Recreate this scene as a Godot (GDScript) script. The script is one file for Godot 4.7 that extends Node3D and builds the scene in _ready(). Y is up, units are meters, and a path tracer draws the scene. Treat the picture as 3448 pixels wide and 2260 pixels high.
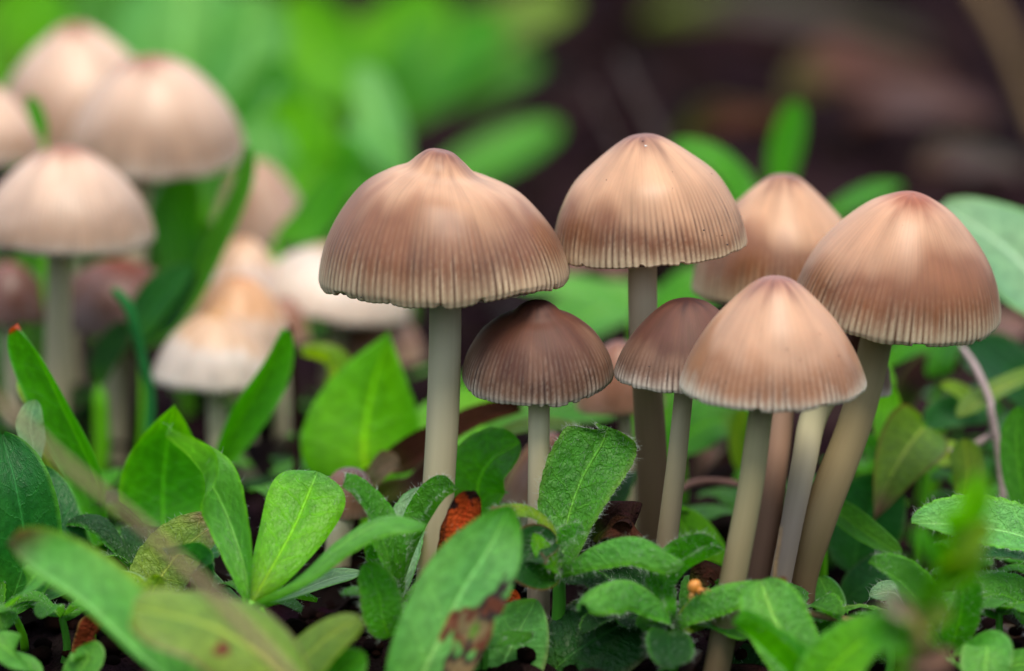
extends Node3D
# Macro view of brown bonnet mushrooms among low hairy and smooth leaves. World: metres, y up, the soil at y = 0; tables below are in millimetres.

var used := {}
var M := {}
var rng := RandomNumberGenerator.new()
var nz := FastNoiseLite.new()
var TONE := {
	"bright": Color(0.050, 0.290, 0.004), "yellow": Color(0.20, 0.36, 0.015), "mint": Color(0.10, 0.36, 0.050), "mid": Color(0.058, 0.245, 0.018),  # mint and mid are lightened to carry sky sheen on leaf tops
	"dark": Color(0.010, 0.070, 0.010), "teal": Color(0.020, 0.145, 0.036), "olive": Color(0.135, 0.245, 0.028), "pale": Color(0.23, 0.45, 0.29),
	"lime": Color(0.12, 0.44, 0.003), "red": Color(0.52, 0.075, 0.018), "rust": Color(0.16, 0.035, 0.014), "brown": Color(0.060, 0.024, 0.015), "straw": Color(0.25, 0.17, 0.09),
	"frost": Color(0.15, 0.46, 0.125), "pinkstraw": Color(0.34, 0.25, 0.15), "twigpale": Color(0.44, 0.34, 0.34), "wither": Color(0.19, 0.31, 0.045), "clay": Color(0.13, 0.062, 0.050), "mauve": Color(0.13, 0.085, 0.082), "pinkish": Color(0.26, 0.15, 0.13), "umber": Color(0.030, 0.015, 0.014), "greybrown": Color(0.085, 0.066, 0.062),
}


func V(x: float, y: float, z: float) -> Vector3:
	return Vector3(x, y, z) * 0.001


func numbered(called: String) -> String:
	var k: int = used.get(called, -1) + 1
	used[called] = k
	return called if k == 0 else "%s_%03d" % [called, k]


func tag(o: Node, label: String, category := "", group := "", kind := "") -> void:
	if label: o.set_meta("label", label)
	if category: o.set_meta("category", category)
	if group: o.set_meta("group", group)
	if kind: o.set_meta("kind", kind)


func thing(called: String, label: String, category: String, at: Vector3, group := "") -> Node3D:
	var o := Node3D.new()
	o.name = numbered(called)
	add_child(o, true)
	o.position = at
	tag(o, label, category, group)
	return o


func part(parent: Node3D, called: String, mesh: Mesh, m: Material, label := "", kind := "") -> MeshInstance3D:
	var o := MeshInstance3D.new()
	var k := 0
	for c in parent.get_children():
		if str(c.name) == called or str(c.name).begins_with(called + "_0"): k += 1
	o.name = called if k == 0 else "%s_%03d" % [called, k]
	o.mesh = mesh
	o.material_override = m
	parent.add_child(o, true)
	tag(o, label, "", "", kind)
	return o


func ease01(a: float, b: float, x: float) -> float:
	return smoothstep(a, b, x)


# a grid of rows x cols points as a smooth sheet; a closed grid repeats its first column as its last
func grid(pos: PackedVector3Array, col: PackedColorArray, cols: int, rows: int, closed: bool, uv := PackedVector2Array()) -> ArrayMesh:
	var idx := PackedInt32Array()
	var nor := PackedVector3Array()
	nor.resize(pos.size())
	for r in rows - 1:
		for c in cols - 1:
			var a := r * cols + c
			var b := a + 1
			var d := a + cols
			var e := d + 1
			idx.append_array([a, b, e, a, e, d])
			var n1 := (pos[e] - pos[a]).cross(pos[b] - pos[a])
			var n2 := (pos[d] - pos[a]).cross(pos[e] - pos[a])
			nor[a] += n1 + n2
			nor[b] += n1
			nor[e] += n1 + n2
			nor[d] += n2
	if closed:
		for r in rows:
			var s := nor[r * cols] + nor[r * cols + cols - 1]
			nor[r * cols] = s
			nor[r * cols + cols - 1] = s
	for i in nor.size():
		nor[i] = nor[i].normalized() if nor[i].length_squared() > 1e-30 else Vector3.UP
	return arrays(pos, nor, col, idx, uv)


func arrays(pos: PackedVector3Array, nor: PackedVector3Array, col: PackedColorArray, idx: PackedInt32Array, uv := PackedVector2Array()) -> ArrayMesh:
	var a := []
	a.resize(Mesh.ARRAY_MAX)
	a[Mesh.ARRAY_VERTEX] = pos
	a[Mesh.ARRAY_NORMAL] = nor
	a[Mesh.ARRAY_COLOR] = col
	a[Mesh.ARRAY_INDEX] = idx
	if uv.size(): a[Mesh.ARRAY_TEX_UV] = uv
	var m := ArrayMesh.new()
	m.add_surface_from_arrays(Mesh.PRIMITIVE_TRIANGLES, a)
	return m


# a smooth curve through points, t from 0 to 1
func along(p: Array, t: float) -> Variant:
	var n := p.size() - 1
	var x := clampf(t, 0.0, 1.0) * n
	var i := mini(int(x), n - 1)
	var f := x - i
	var b = p[i]
	var c = p[i + 1]
	var a = p[i - 1] if i > 0 else b * 2.0 - c
	var d = p[i + 2] if i + 2 <= n else c * 2.0 - b
	return ((b * 2.0) + (c - a) * f + (a * 2.0 - b * 5.0 + c * 4.0 - d) * f * f + (b * 3.0 - a - c * 3.0 + d) * f * f * f) * 0.5


func tube_mesh(path: Array, radii: Array, colors: Array, segs := 16, rows := 24, bumpy := 0.0, ridges := 0.0, sd := 0.0, soiled := false) -> ArrayMesh:
	var pos := PackedVector3Array()
	var col := PackedColorArray()
	var side := Vector3(1, 0.013, 0.02)
	for r in rows + 1:
		var t := float(r) / rows
		var p: Vector3 = along(path, t)
		var tan: Vector3 = (along(path, minf(t + 0.01, 1.0)) - along(path, maxf(t - 0.01, 0.0))).normalized()
		if absf(side.dot(tan)) > 0.95: side = Vector3(0.1, 0.2, 1)
		side = (side - tan * side.dot(tan)).normalized()
		var up := tan.cross(side)
		var rad: float = along(radii, t)
		var c: Color = along(colors, t)
		for s in segs + 1:
			var a := TAU * s / segs
			var d := side * cos(a) + up * sin(a)
			var k := 1.0 + bumpy * nz.get_noise_3d(cos(a) * 40.0 + sd, sin(a) * 40.0, t * 260.0)
			if ridges > 0.0: k += ridges * nz.get_noise_3d(cos(a) * 420.0 + sd, sin(a) * 420.0, t * 30.0)
			if r == 0 or r == rows: k *= 0.05
			var q := 1.0 + 0.05 * nz.get_noise_3d(cos(a) * 500.0 + sd, sin(a) * 500.0, t * 45.0) + 0.10 * nz.get_noise_3d(cos(a) * 60.0 + sd, sin(a) * 60.0, t * 150.0 + 9.0)
			pos.append(p + d * rad * k)
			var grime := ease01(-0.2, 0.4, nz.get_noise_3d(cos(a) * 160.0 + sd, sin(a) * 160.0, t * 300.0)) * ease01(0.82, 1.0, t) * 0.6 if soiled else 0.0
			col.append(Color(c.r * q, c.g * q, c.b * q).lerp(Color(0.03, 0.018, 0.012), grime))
	return grid(pos, col, segs + 1, rows + 1, true)


# ---------------------------------------------------------------- mushrooms
# prof: (radius, drop) from the top to the rim, both as shares of the cap's radius
func cap_mesh(axis: Vector3, R: float, prof: Array, tints: Array, ribs: int, rib_from: float, segs: int, rings: int, sd: float, lump: float, origin: Vector3, skew := 0.0) -> ArrayMesh:
	var pos := PackedVector3Array()
	var col := PackedColorArray()
	var xa := axis.cross(Vector3(0.02, 0, 1)).normalized()
	var za := xa.cross(axis).normalized()
	var extra := [Vector2(0.992, 0.014), Vector2(0.972, 0.018), Vector2(0.945, 0.0)]
	var rim: Vector2 = prof[-1]
	for k in rings + 1 + extra.size():
		var s := minf(float(k) / rings, 1.0)
		var q: Vector2 = along(prof, s)
		if k > rings:
			q = Vector2(rim.x * extra[k - rings - 1].x, rim.y + extra[k - rings - 1].y)
		for j in segs + 1:
			var az := TAU * (j % segs) / segs
			var ca := cos(az)
			var sa := sin(az)
			var lowf := nz.get_noise_3d(ca * 28.0 + sd, sa * 28.0, s * 40.0)
			var warp := 1.6 * nz.get_noise_3d(ca * 60.0 + sd, sa * 60.0, 7.0) + 0.35 * nz.get_noise_3d(ca * 200.0 + sd, sa * 200.0, s * 60.0)
			var ph := az * ribs / TAU + warp
			var id := floorf(ph)
			var per := nz.get_noise_2d(id * 91.7 + sd, 31.0)
			var wave := 0.5 + 0.5 * cos(TAU * ph)
			wave = pow(wave, 0.62)
			var grow := ease01(rib_from + 0.14 * lowf + 0.1 * per, rib_from + 0.28, s) * (0.72 + 0.6 * per) * (0.95 + 0.6 * nz.get_noise_2d(id * 63.0 + sd, s * 330.0))
			var bead := nz.get_noise_3d(ca * 1700.0 + sd, sa * 1700.0, s * 2600.0)
			var fibre := nz.get_noise_3d(ca * 2400.0 + sd, sa * 2400.0, s * 160.0)
			var patch := nz.get_noise_3d(ca * 190.0 + sd + 50.0, sa * 190.0, s * 260.0)
			var rr := q.x * (1.0 + lump * lowf * ease01(0.1, 0.5, s) + 0.0045 * (wave - 0.5) * grow * (1.0 if k <= rings else 0.5))
			var hh := q.y + lump * 1.1 * nz.get_noise_2d(ca * 34.0 + sd, sa * 34.0 + 12.0) * s * s
			hh += (0.005 * (wave - 0.6) + 0.026 * nz.get_noise_2d(ca * 190.0 + sd, sa * 190.0)) * ease01(0.86, 1.0, s)
			hh -= 0.028 * ease01(0.34, 0.5, nz.get_noise_2d(ca * 330.0 + sd, sa * 330.0 + 77.0)) * ease01(0.93, 1.0, s)   # nicks in the margin
			hh += skew * ca * sin(PI * minf(s * 1.15, 1.0))
			hh += 0.0008 * patch
			pos.append(origin + (xa * ca + za * sa) * (rr * R) - axis * (hh * R))
			# darker boss, browner striped flank; pale shoulder and margin include painted highlight and glow
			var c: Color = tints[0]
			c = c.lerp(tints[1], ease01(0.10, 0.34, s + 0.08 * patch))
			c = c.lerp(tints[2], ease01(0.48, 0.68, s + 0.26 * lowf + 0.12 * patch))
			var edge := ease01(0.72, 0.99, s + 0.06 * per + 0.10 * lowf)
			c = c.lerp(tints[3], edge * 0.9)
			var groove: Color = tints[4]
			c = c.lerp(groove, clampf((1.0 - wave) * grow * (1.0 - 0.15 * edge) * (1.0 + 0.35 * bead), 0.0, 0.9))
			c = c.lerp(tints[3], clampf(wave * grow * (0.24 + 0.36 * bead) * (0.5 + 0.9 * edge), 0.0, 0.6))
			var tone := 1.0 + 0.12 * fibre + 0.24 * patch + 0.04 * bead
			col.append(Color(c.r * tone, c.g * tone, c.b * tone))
	return grid(pos, col, segs + 1, rings + 1 + extra.size(), true)


func gill_mesh(axis: Vector3, R: float, rim: Vector2, inner: float, up: float, tint: Color, origin: Vector3, fins: int) -> ArrayMesh:
	var pos := PackedVector3Array()
	var col := PackedColorArray()
	var xa := axis.cross(Vector3(0.02, 0, 1)).normalized()
	var za := xa.cross(axis).normalized()
	for k in 7:
		var s := k / 6.0
		for j in fins * 2 + 1:
			var az := TAU * (j % (fins * 2)) / (fins * 2)
			var r := lerpf(rim.x * 0.95, inner / R, s)
			var h := lerpf(rim.y, rim.y - up, pow(s, 0.6)) - (0.05 * sin(PI * minf(s + 0.05, 1.0)) if j % 2 else 0.0)
			pos.append(origin + (xa * cos(az) + za * sin(az)) * (r * R) - axis * (h * R))
			col.append(tint if j % 2 == 0 else tint * 0.7)
	return grid(pos, col, fins * 2 + 1, 7, true)


var TAN := [Color(0.17, 0.056, 0.026), Color(0.44, 0.24, 0.132), Color(0.185, 0.069, 0.027), Color(0.62, 0.48, 0.31), Color(0.072, 0.024, 0.008)]
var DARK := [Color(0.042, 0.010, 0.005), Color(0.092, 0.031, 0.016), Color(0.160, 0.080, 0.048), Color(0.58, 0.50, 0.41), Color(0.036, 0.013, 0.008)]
var PALE := [Color(0.23, 0.075, 0.024), Color(0.52, 0.35, 0.25), Color(0.33, 0.205, 0.13), Color(0.62, 0.53, 0.45), Color(0.20, 0.115, 0.07)]  # second tone is lightened as a soft highlight on the shoulder
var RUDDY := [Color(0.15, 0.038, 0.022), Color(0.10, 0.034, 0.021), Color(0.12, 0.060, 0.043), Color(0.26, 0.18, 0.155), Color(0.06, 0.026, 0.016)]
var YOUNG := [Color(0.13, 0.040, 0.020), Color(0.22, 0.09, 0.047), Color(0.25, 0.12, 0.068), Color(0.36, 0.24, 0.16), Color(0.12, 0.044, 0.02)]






# opts: tints, ribs, rib_from, segs, rings, lump, stem_tints
func mushroom(label: String, group: String, apex: Vector3, axis: Vector3, R: float, prof: Array, path: Array, radii: Array, o := {}) -> Node3D:
	var base: Vector3 = path[-1]
	var t := thing("mushroom", label, "mushroom", base, group)
	var sd: float = used["mushroom"] * 137.0
	axis = axis.normalized()
	R *= 0.001
	var big: bool = o.get("fine", false)
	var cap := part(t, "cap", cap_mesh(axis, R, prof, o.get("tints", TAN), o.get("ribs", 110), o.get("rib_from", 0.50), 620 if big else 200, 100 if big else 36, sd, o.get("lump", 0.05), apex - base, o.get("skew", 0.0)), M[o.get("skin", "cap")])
	var rim: Vector2 = prof[-1]
	part(cap, "gills", gill_mesh(axis, R, rim, radii[0] * 0.001, rim.y * 0.55, Color(0.26, 0.20, 0.14), apex - base, 60), M.gill)
	var specks: Array = o.get("specks", []).duplicate()
	if big:
		for i in 7: specks.append([rng.randf_range(0.1, 3.0), rng.randf_range(0.3, 0.97), rng.randf_range(0.06, 0.15)])
	for s in specks:     # az, share of the profile, size in mm, pale
		var xa := axis.cross(Vector3(0.02, 0, 1)).normalized()
		var za := xa.cross(axis).normalized()
		var q: Vector2 = along(prof, s[1])
		var sp := SphereMesh.new()
		sp.radius = 0.5
		sp.height = 0.8
		sp.radial_segments = 8
		sp.rings = 4
		var b := part(cap, "speck", sp, M.white if s.size() > 3 else M.speck)
		b.position = apex - base + (xa * cos(s[0]) + za * sin(s[0])) * (q.x * R * 1.003) - axis * (q.y * R)
		b.scale = Vector3.ONE * s[2] * 0.001
	var pts := []
	for p in path: pts.append(p - base)
	var rr := []
	for r in radii: rr.append(r * 0.001)
	part(t, "stem", tube_mesh(pts, rr, o.get("stem", [Color(0.60, 0.57, 0.40), Color(0.54, 0.50, 0.34), Color(0.42, 0.36, 0.23), Color(0.20, 0.14, 0.08)]), 40 if big else 20, 60 if big else 24, 0.03, 0.006, sd, true), M.stem)  # stem tones sink downwards: brown pigment with some shade painted in
	return t


# ---------------------------------------------------------------- leaves
# c: centre line; w: full width (mm); n0, n1: the way the upper face looks at base and tip
# o: tone, back, a, b (outline), cup, fold, teeth, hair, wave, tip, edge, spots, curl
func leaf(p: Node3D, c: Array, w: float, n0: Vector3, n1: Vector3, o := {}) -> MeshInstance3D:
	var pts := []
	for q in c: pts.append(q - p.position)
	w *= 0.001
	var sd := rng.randf() * 900.0
	var a: float = o.get("a", 0.8)
	var b: float = o.get("b", 0.6)
	var top := pow(a / (a + b), a) * pow(b / (a + b), b)
	var cup: float = o.get("cup", 0.12)
	var fold: float = o.get("fold", 0.1)
	var teeth: int = o.get("teeth", 0)
	var tooth: float = o.get("tooth", 0.07)
	var wave: float = o.get("wave", 0.05)
	var rows: int = o.get("rows", 130 if o.has("spots") else 64 if teeth else 44)
	var half := 30 if o.has("spots") else 12
	var cols := half * 2 + 1
	var tone: Color = TONE[o.get("tone", "bright")]
	var tipc: Color = TONE[o.tip] if o.has("tip") else tone
	var edgec: Color = TONE[o.edge] if o.has("edge") else tone.lerp(Color(0.25, 0.36, 0.12), 0.35)
	var basec: Color = TONE[o.base] if o.has("base") else tone.lerp(TONE.lime, 0.25)
	var length := 0.0
	for i in 20: length += (along(pts, i / 20.0) - along(pts, (i + 1) / 20.0)).length()
	var pos := PackedVector3Array()
	var col := PackedColorArray()
	var uv := PackedVector2Array()
	var norms := []
	for r in rows + 1:
		var t := float(r) / rows
		var m: Vector3 = along(pts, t)
		var tan: Vector3 = (along(pts, minf(t + 0.02, 1.0)) - along(pts, maxf(t - 0.02, 0.0))).normalized()
		var nn := n0.lerp(n1, t).normalized()
		var side := tan.cross(nn).normalized()
		nn = side.cross(tan).normalized()
		norms.append([nn, side, tan])
		var u := clampf(t, 0.004, 0.996)
		var width := maxf(pow(u, a) * pow(1.0 - u, b) / top, 0.10 * (1.0 - t) + 0.004) * w * 0.5
		for k in cols:
			var s := float(k - half) / half
			s = signf(s) * pow(absf(s), 0.85)
			var e := absf(s)
			var wid := width
			if teeth:
				var ph := fposmod(t * teeth + (0.5 if s < 0 else 0.0) + 0.3 * nz.get_noise_2d(t * 300.0, sd), 1.0)
				wid *= 1.0 + tooth * (ph * 1.2 - 0.6) * ease01(0.6, 1.0, e) * ease01(0.08, 0.25, t)
			for bt in o.get("bites", []):       # t, side, depth, breadth
				if s * bt[1] > 0.0: wid *= 1.0 - bt[2] * exp(-pow((t - bt[0]) / bt[3], 2.0))
			var ripple := wave * w * sin(t * 9.0 + sd + s * 1.3) * e * e * 0.5
			ripple += wave * w * nz.get_noise_3d(t * 110.0, s * 40.0, sd) * 0.7
			var lift := cup * w * s * s * 0.5 + fold * width * e + ripple
			lift -= 0.018 * w * (1.0 - ease01(0.0, 0.12, e))              # groove of the midrib
			lift -= 0.00012 * ease01(0.86, 1.0, e)                        # rolled margin
			var vein := absf(fposmod(t * 6.5 - e * 0.9 + (0.5 if s < 0 else 0.0), 1.0) - 0.5) * 2.0
			var rib := ease01(0.84, 1.0, vein) * ease01(0.03, 0.15, e) * (1.0 - ease01(0.8, 0.95, e))
			lift -= rib * 0.006 * w * o.get("veins", 1.0)
			pos.append(m + side * wid * s * (1.0 - 0.12 * absf(fold) * e) + nn * lift)
			uv.append(Vector2(s * 0.5 + 0.5, t))
			var g := nz.get_noise_3d(t * 120.0, s * 60.0, sd)
			var fineg := nz.get_noise_3d(t * 2400.0, s * 1100.0, sd + 40.0)
			var q := tone.lerp(basec, (1.0 - ease01(0.0, 0.4, t)) * 0.7)
			q = q.lerp(tipc, ease01(0.72, 1.0, t + 0.1 * g))
			q = q.lerp(q * Color(1.9, 1.4, 1.7), (1.0 - ease01(0.02, 0.10, e)) * o.get("rib", 0.7) * (1.0 - 0.6 * t))
			q = q.lerp(q * Color(1.25, 1.15, 1.1), rib * 0.7 * o.get("veins", 1.0))
			q = q.lerp(edgec, ease01(0.80 if teeth else 0.86, 0.99, e) * o.get("edge_amount", 0.75))
			for sp in o.get("spots", []):        # t, s, radius mm, colour, ring colour
				var dd: float = Vector2((t - sp[0]) * length, (s - sp[1]) * width).length() / (sp[2] * 0.001) * (1.0 + 0.7 * nz.get_noise_2d(t * 700.0 + sd, s * 260.0) + 0.3 * nz.get_noise_2d(t * 200.0 + sd, s * 90.0))
				q = q.lerp(TONE[sp[4]], 1.0 - ease01(0.85, 1.25, dd))
				q = q.lerp(TONE[sp[3]], 1.0 - ease01(0.45, 0.75, dd))
			var l: float = (1.0 if o.get("mat", "") == "dry" else 1.78) + 0.40 * g + 0.10 * fineg
			col.append(Color(q.r * l * (1.0 + 0.25 * g), q.g * l, q.b * l))
	var called: String = o.get("called", "leaf")
	var lf := part(p, called, grid(pos, col, cols, rows + 1, false, uv), M[o.get("mat", "hairy" if teeth else "leaf")], o.get("label", ""))
	var hair: int = o.get("hair", 0)
	if hair:
		part(lf, "hairs", hair_mesh(pos, norms, cols, rows, hair, o.get("hair_len", 0.62)), M.hair, "", "stuff")
	return lf


func hair_mesh(pos: PackedVector3Array, norms: Array, cols: int, rows: int, count: int, long: float) -> ArrayMesh:
	var P := PackedVector3Array()
	var N := PackedVector3Array()
	var C := PackedColorArray()
	var I := PackedInt32Array()
	for i in count:
		var rim := rng.randf() < 0.34
		var r := int(rng.randf_range(0.06, 0.995) * rows)
		var k := (0 if rng.randf() < 0.5 else cols - 1) if rim else rng.randi_range(1, cols - 2)
		var nxt := pos[mini(r + 1, rows) * cols + k]
		var b := pos[r * cols + k].lerp(nxt, rng.randf())
		if not rim: b = b.lerp(pos[r * cols + k + 1], rng.randf())
		var f: Array = norms[r]
		var out: Vector3 = f[1] * (1.0 if k > cols / 2 else -1.0)
		var face: Vector3 = f[0] * (1.0 if rng.randf() < 0.72 else -1.0)
		var d: Vector3 = (out * rng.randf_range(0.6, 1.3) + face * rng.randf_range(-0.2, 0.7) + f[2] * rng.randf_range(-0.3, 0.7)) if rim else (face * rng.randf_range(0.5, 1.0) + f[2] * rng.randf_range(-0.2, 0.9) + f[1] * rng.randf_range(-0.5, 0.5))
		d = d.normalized()
		var bend: Vector3 = (f[2] * rng.randf_range(0.0, 1.0) + Vector3(rng.randf_range(-0.6, 0.6), rng.randf_range(-0.6, 0.3), rng.randf_range(-0.6, 0.6)))
		var l := long * 0.001 * (0.22 + 1.05 * pow(rng.randf(), 1.4))
		var s1 := d.cross(Vector3(0.3, 0.9, 0.2)).normalized()
		var s2 := d.cross(s1)
		var first := P.size()
		for h in 4:
			var u := h / 3.0
			var q := b + (d * u + bend * u * u * 0.35) * l
			var rad := 0.000016 * (1.0 - u * 0.8)
			for e in 3:
				var v := s1 * cos(TAU * e / 3) + s2 * sin(TAU * e / 3)
				P.append(q + v * rad)
				N.append(v)
				C.append(Color(0.62, 0.70, 0.60))
		for h in 3:
			for e in 3:
				var a0 := first + h * 3 + e
				var a1 := first + h * 3 + (e + 1) % 3
				I.append_array([a0, a1 + 3, a1, a0, a0 + 3, a1 + 3])
	return arrays(P, N, C, I)


# a plant whose leaves meet at one point, with its stalk down into the soil
func plant(called: String, label: String, category: String, at: Vector3, stalk := 0.5, tone := "lime", group := "") -> Node3D:
	var p := thing(called, label, category, at, group)
	if stalk > 0.0:
		var foot := Vector3(rng.randf_range(-0.0015, 0.0015), -at.y - 0.002, rng.randf_range(-0.0015, 0.0005))
		var c: Color = TONE[tone]
		part(p, "stalk", tube_mesh([Vector3(0, 0.0006, 0), foot * 0.5 + Vector3(0.0005, 0, 0), foot], [stalk * 0.0008, stalk * 0.001, stalk * 0.0012], [c, c, c * 0.5], 10, 10, 0.1, 0.0), M.stalk)
	return p


func twig(called: String, label: String, category: String, path: Array, radii: Array, tone: String, o := {}) -> Node3D:
	var base: Vector3 = path[0]
	var t := thing(called, label, category, base, o.get("group", ""))
	var pts := []
	for q in path: pts.append(q - base)
	var rr := []
	for r in radii: rr.append(r * 0.001)
	var c: Color = TONE[tone]
	part(t, "stalk", tube_mesh(pts, rr, [c, c * 0.8, c], 10, 26, 0.35, 0.1, rng.randf() * 99.0), M.bark)
	return t


func make_materials() -> void:
	var bump := NoiseTexture2D.new()
	bump.width = 512
	bump.height = 512
	bump.seamless = true
	var fn := FastNoiseLite.new()
	fn.seed = 5
	fn.frequency = 0.03
	fn.fractal_octaves = 4
	bump.noise = fn
	var veins := vein_textures()
	for k in ["cap", "dull", "gill", "stem", "stalk", "cover", "leaf", "hairy", "dry", "hair", "bark", "soil"]:
		var m := StandardMaterial3D.new()
		m.resource_name = k
		m.vertex_color_use_as_albedo = true
		m.cull_mode = BaseMaterial3D.CULL_DISABLED
		M[k] = m
	rough(M.cap, 0.40, 0.46, bump, 0.0, 140.0)
	rough(M.dull, 0.62, 0.45, bump, 0.0, 140.0)
	M.cap.rim_enabled = true
	M.cap.rim = 0.14
	M.cap.rim_tint = 0.1
	M.cap.subsurf_scatter_enabled = true
	M.cap.subsurf_scatter_strength = 0.06
	rough(M.gill, 0.8, 0.3, bump, 0.0, 1.0)
	rough(M.stem, 0.62, 0.25, bump, 0.0, 120.0)
	lit_through(M.stem, Color(0.62, 0.60, 0.45))
	rough(M.leaf, 0.40, 0.42, veins[1], 0.022, 0.0)
	M.leaf.albedo_texture = veins[0]
	lit_through(M.leaf, Color(1.0, 1.0, 0.25))
	rough(M.hairy, 0.46, 0.42, veins[1], 0.05, 0.0)
	M.hairy.albedo_texture = veins[0]
	lit_through(M.hairy, Color(0.85, 0.85, 0.3))
	rough(M.dry, 0.7, 0.15, bump, 0.04, 120.0)
	lit_through(M.dry, Color(0.6, 0.5, 0.35))
	M.stalk.roughness = 0.5
	M.cover.roughness = 0.5
	lit_through(M.cover, Color(1.0, 0.95, 0.45))
	M.hair.roughness = 0.35
	lit_through(M.hair, Color(0.8, 0.8, 0.8))
	rough(M.bark, 0.85, 0.08, bump, 0.04, 160.0)
	rough(M.soil, 0.9, 0.05, bump, 0.08, 60.0)
	var sp := StandardMaterial3D.new()
	sp.albedo_color = Color(0.03, 0.02, 0.02).linear_to_srgb()
	sp.roughness = 0.6
	M.speck = sp
	var wh := StandardMaterial3D.new()
	wh.albedo_color = Color(0.75, 0.75, 0.72).linear_to_srgb()
	M.white = wh


func rough(m: StandardMaterial3D, r: float, spec: float, tex: Texture2D, depth: float, scale: float) -> void:
	m.roughness = r
	m.metallic_specular = spec
	if depth > 0.0:
		m.heightmap_enabled = true
		m.heightmap_texture = tex
		m.heightmap_scale = depth
		if scale > 0.0:
			m.uv1_triplanar = true
			m.uv1_scale = Vector3.ONE * scale


# the skin of a leaf over (across, along): paler side veins with a fine net between them, bulging cells
func vein_textures() -> Array:
	var w := 320
	var l := 640
	var a := Image.create(w, l, false, Image.FORMAT_RGB8)
	var b := Image.create(w, l, false, Image.FORMAT_RGB8)
	var net := FastNoiseLite.new()
	net.seed = 21
	net.noise_type = FastNoiseLite.TYPE_CELLULAR
	net.cellular_return_type = FastNoiseLite.RETURN_DISTANCE2_SUB
	net.frequency = 0.055
	var fine := FastNoiseLite.new()
	fine.seed = 4
	fine.frequency = 0.02
	fine.fractal_octaves = 4
	for y in l:
		for x in w:
			var s := (x + 0.5) / w * 2.0 - 1.0
			var t := (y + 0.5) / l
			var e := absf(s)
			var n := fine.get_noise_2d(x, y)
			var q := fposmod(t * 7.0 - e * 1.25 + 0.3 * e * e + (0.47 if s < 0.0 else 0.0) + 0.16 * n, 1.0)
			var side := ease01(0.86, 1.0, absf(q - 0.5) * 2.0) * ease01(0.0, 0.06, e) * (1.0 - 0.75 * e)
			var mid := 1.0 - ease01(0.015, 0.055, e)
			var mesh := 1.0 - ease01(0.03, 0.22, net.get_noise_2d(x, y * 0.8) + 1.0)
			var v := 0.80 + 0.11 * n - 0.04 * mesh
			var c := Color(v + 0.16 * side + 0.2 * mid, v + 0.12 * side + 0.16 * mid, v * 0.9 + 0.10 * side + 0.2 * mid)
			a.set_pixel(x, y, c)
			var d := 0.6 - 0.28 * side - 0.4 * mid - 0.16 * mesh + 0.25 * n
			b.set_pixel(x, y, Color(d, d, d))
	return [ImageTexture.create_from_image(a), ImageTexture.create_from_image(b)]


func lit_through(m: StandardMaterial3D, c: Color) -> void:
	m.backlight_enabled = true
	m.backlight = c.linear_to_srgb()


func soil_height(x: float, z: float) -> float:
	var near := exp(-(x * x + z * z) / 0.5)
	return 0.0009 * nz.get_noise_2d(x * 19000.0, z * 19000.0) + 0.0022 * nz.get_noise_2d(x * 4200.0, z * 4200.0) + 0.0035 * nz.get_noise_2d(x * 900.0 + 70.0, z * 900.0) + (1.0 - near) * 0.03 * nz.get_noise_2d(x * 60.0, z * 60.0) - 0.001


func ground() -> void:
	var pos := PackedVector3Array()
	var col := PackedColorArray()
	var n := 260
	for i in n + 1:
		for j in n + 1:
			var u := j * 2.0 / n - 1.0
			var v := i * 2.0 / n - 1.0
			var x := 0.24 * u + 30.0 * pow(u, 7.0)
			var z := 0.28 * v + 30.0 * pow(v, 7.0) - 0.12
			pos.append(Vector3(x, soil_height(x, z), z))
			var g := 1.0 + 0.7 * nz.get_noise_2d(x * 2600.0, z * 2600.0) + 0.5 * nz.get_noise_2d(x * 380.0, z * 380.0)
			var warm := clampf(0.5 + 1.2 * nz.get_noise_2d(x * 240.0 + 40.0, z * 240.0), 0.0, 1.0)
			var c := Color(0.007, 0.0055, 0.008).lerp(Color(0.022, 0.012, 0.013), warm)
			col.append(Color(c.r * g, c.g * g, c.b * g))
	var o := MeshInstance3D.new()
	o.name = "ground"
	o.mesh = grid(pos, col, n + 1, n + 1, false)
	o.material_override = M.soil
	add_child(o)
	tag(o, "dark moist soil between and behind the plants", "ground", "", "structure")


func scatter(called: String, label: String, category: String, mesh: Mesh, m: Material, places: Array) -> void:
	var mm := MultiMesh.new()
	mm.transform_format = MultiMesh.TRANSFORM_3D
	mm.use_colors = true
	mm.mesh = mesh
	mm.instance_count = places.size()
	for i in places.size():
		mm.set_instance_transform(i, places[i][0])
		mm.set_instance_color(i, places[i][1])
	var o := MultiMeshInstance3D.new()
	o.name = called
	o.multimesh = mm
	o.material_override = m
	add_child(o)
	tag(o, label, category, "", "stuff")


func white(m: ArrayMesh) -> ArrayMesh:
	var a := m.surface_get_arrays(0)
	var c: PackedColorArray = a[Mesh.ARRAY_COLOR]
	c.fill(Color.WHITE)
	a[Mesh.ARRAY_COLOR] = c
	var r := ArrayMesh.new()
	r.add_surface_from_arrays(Mesh.PRIMITIVE_TRIANGLES, a)
	return r


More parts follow.
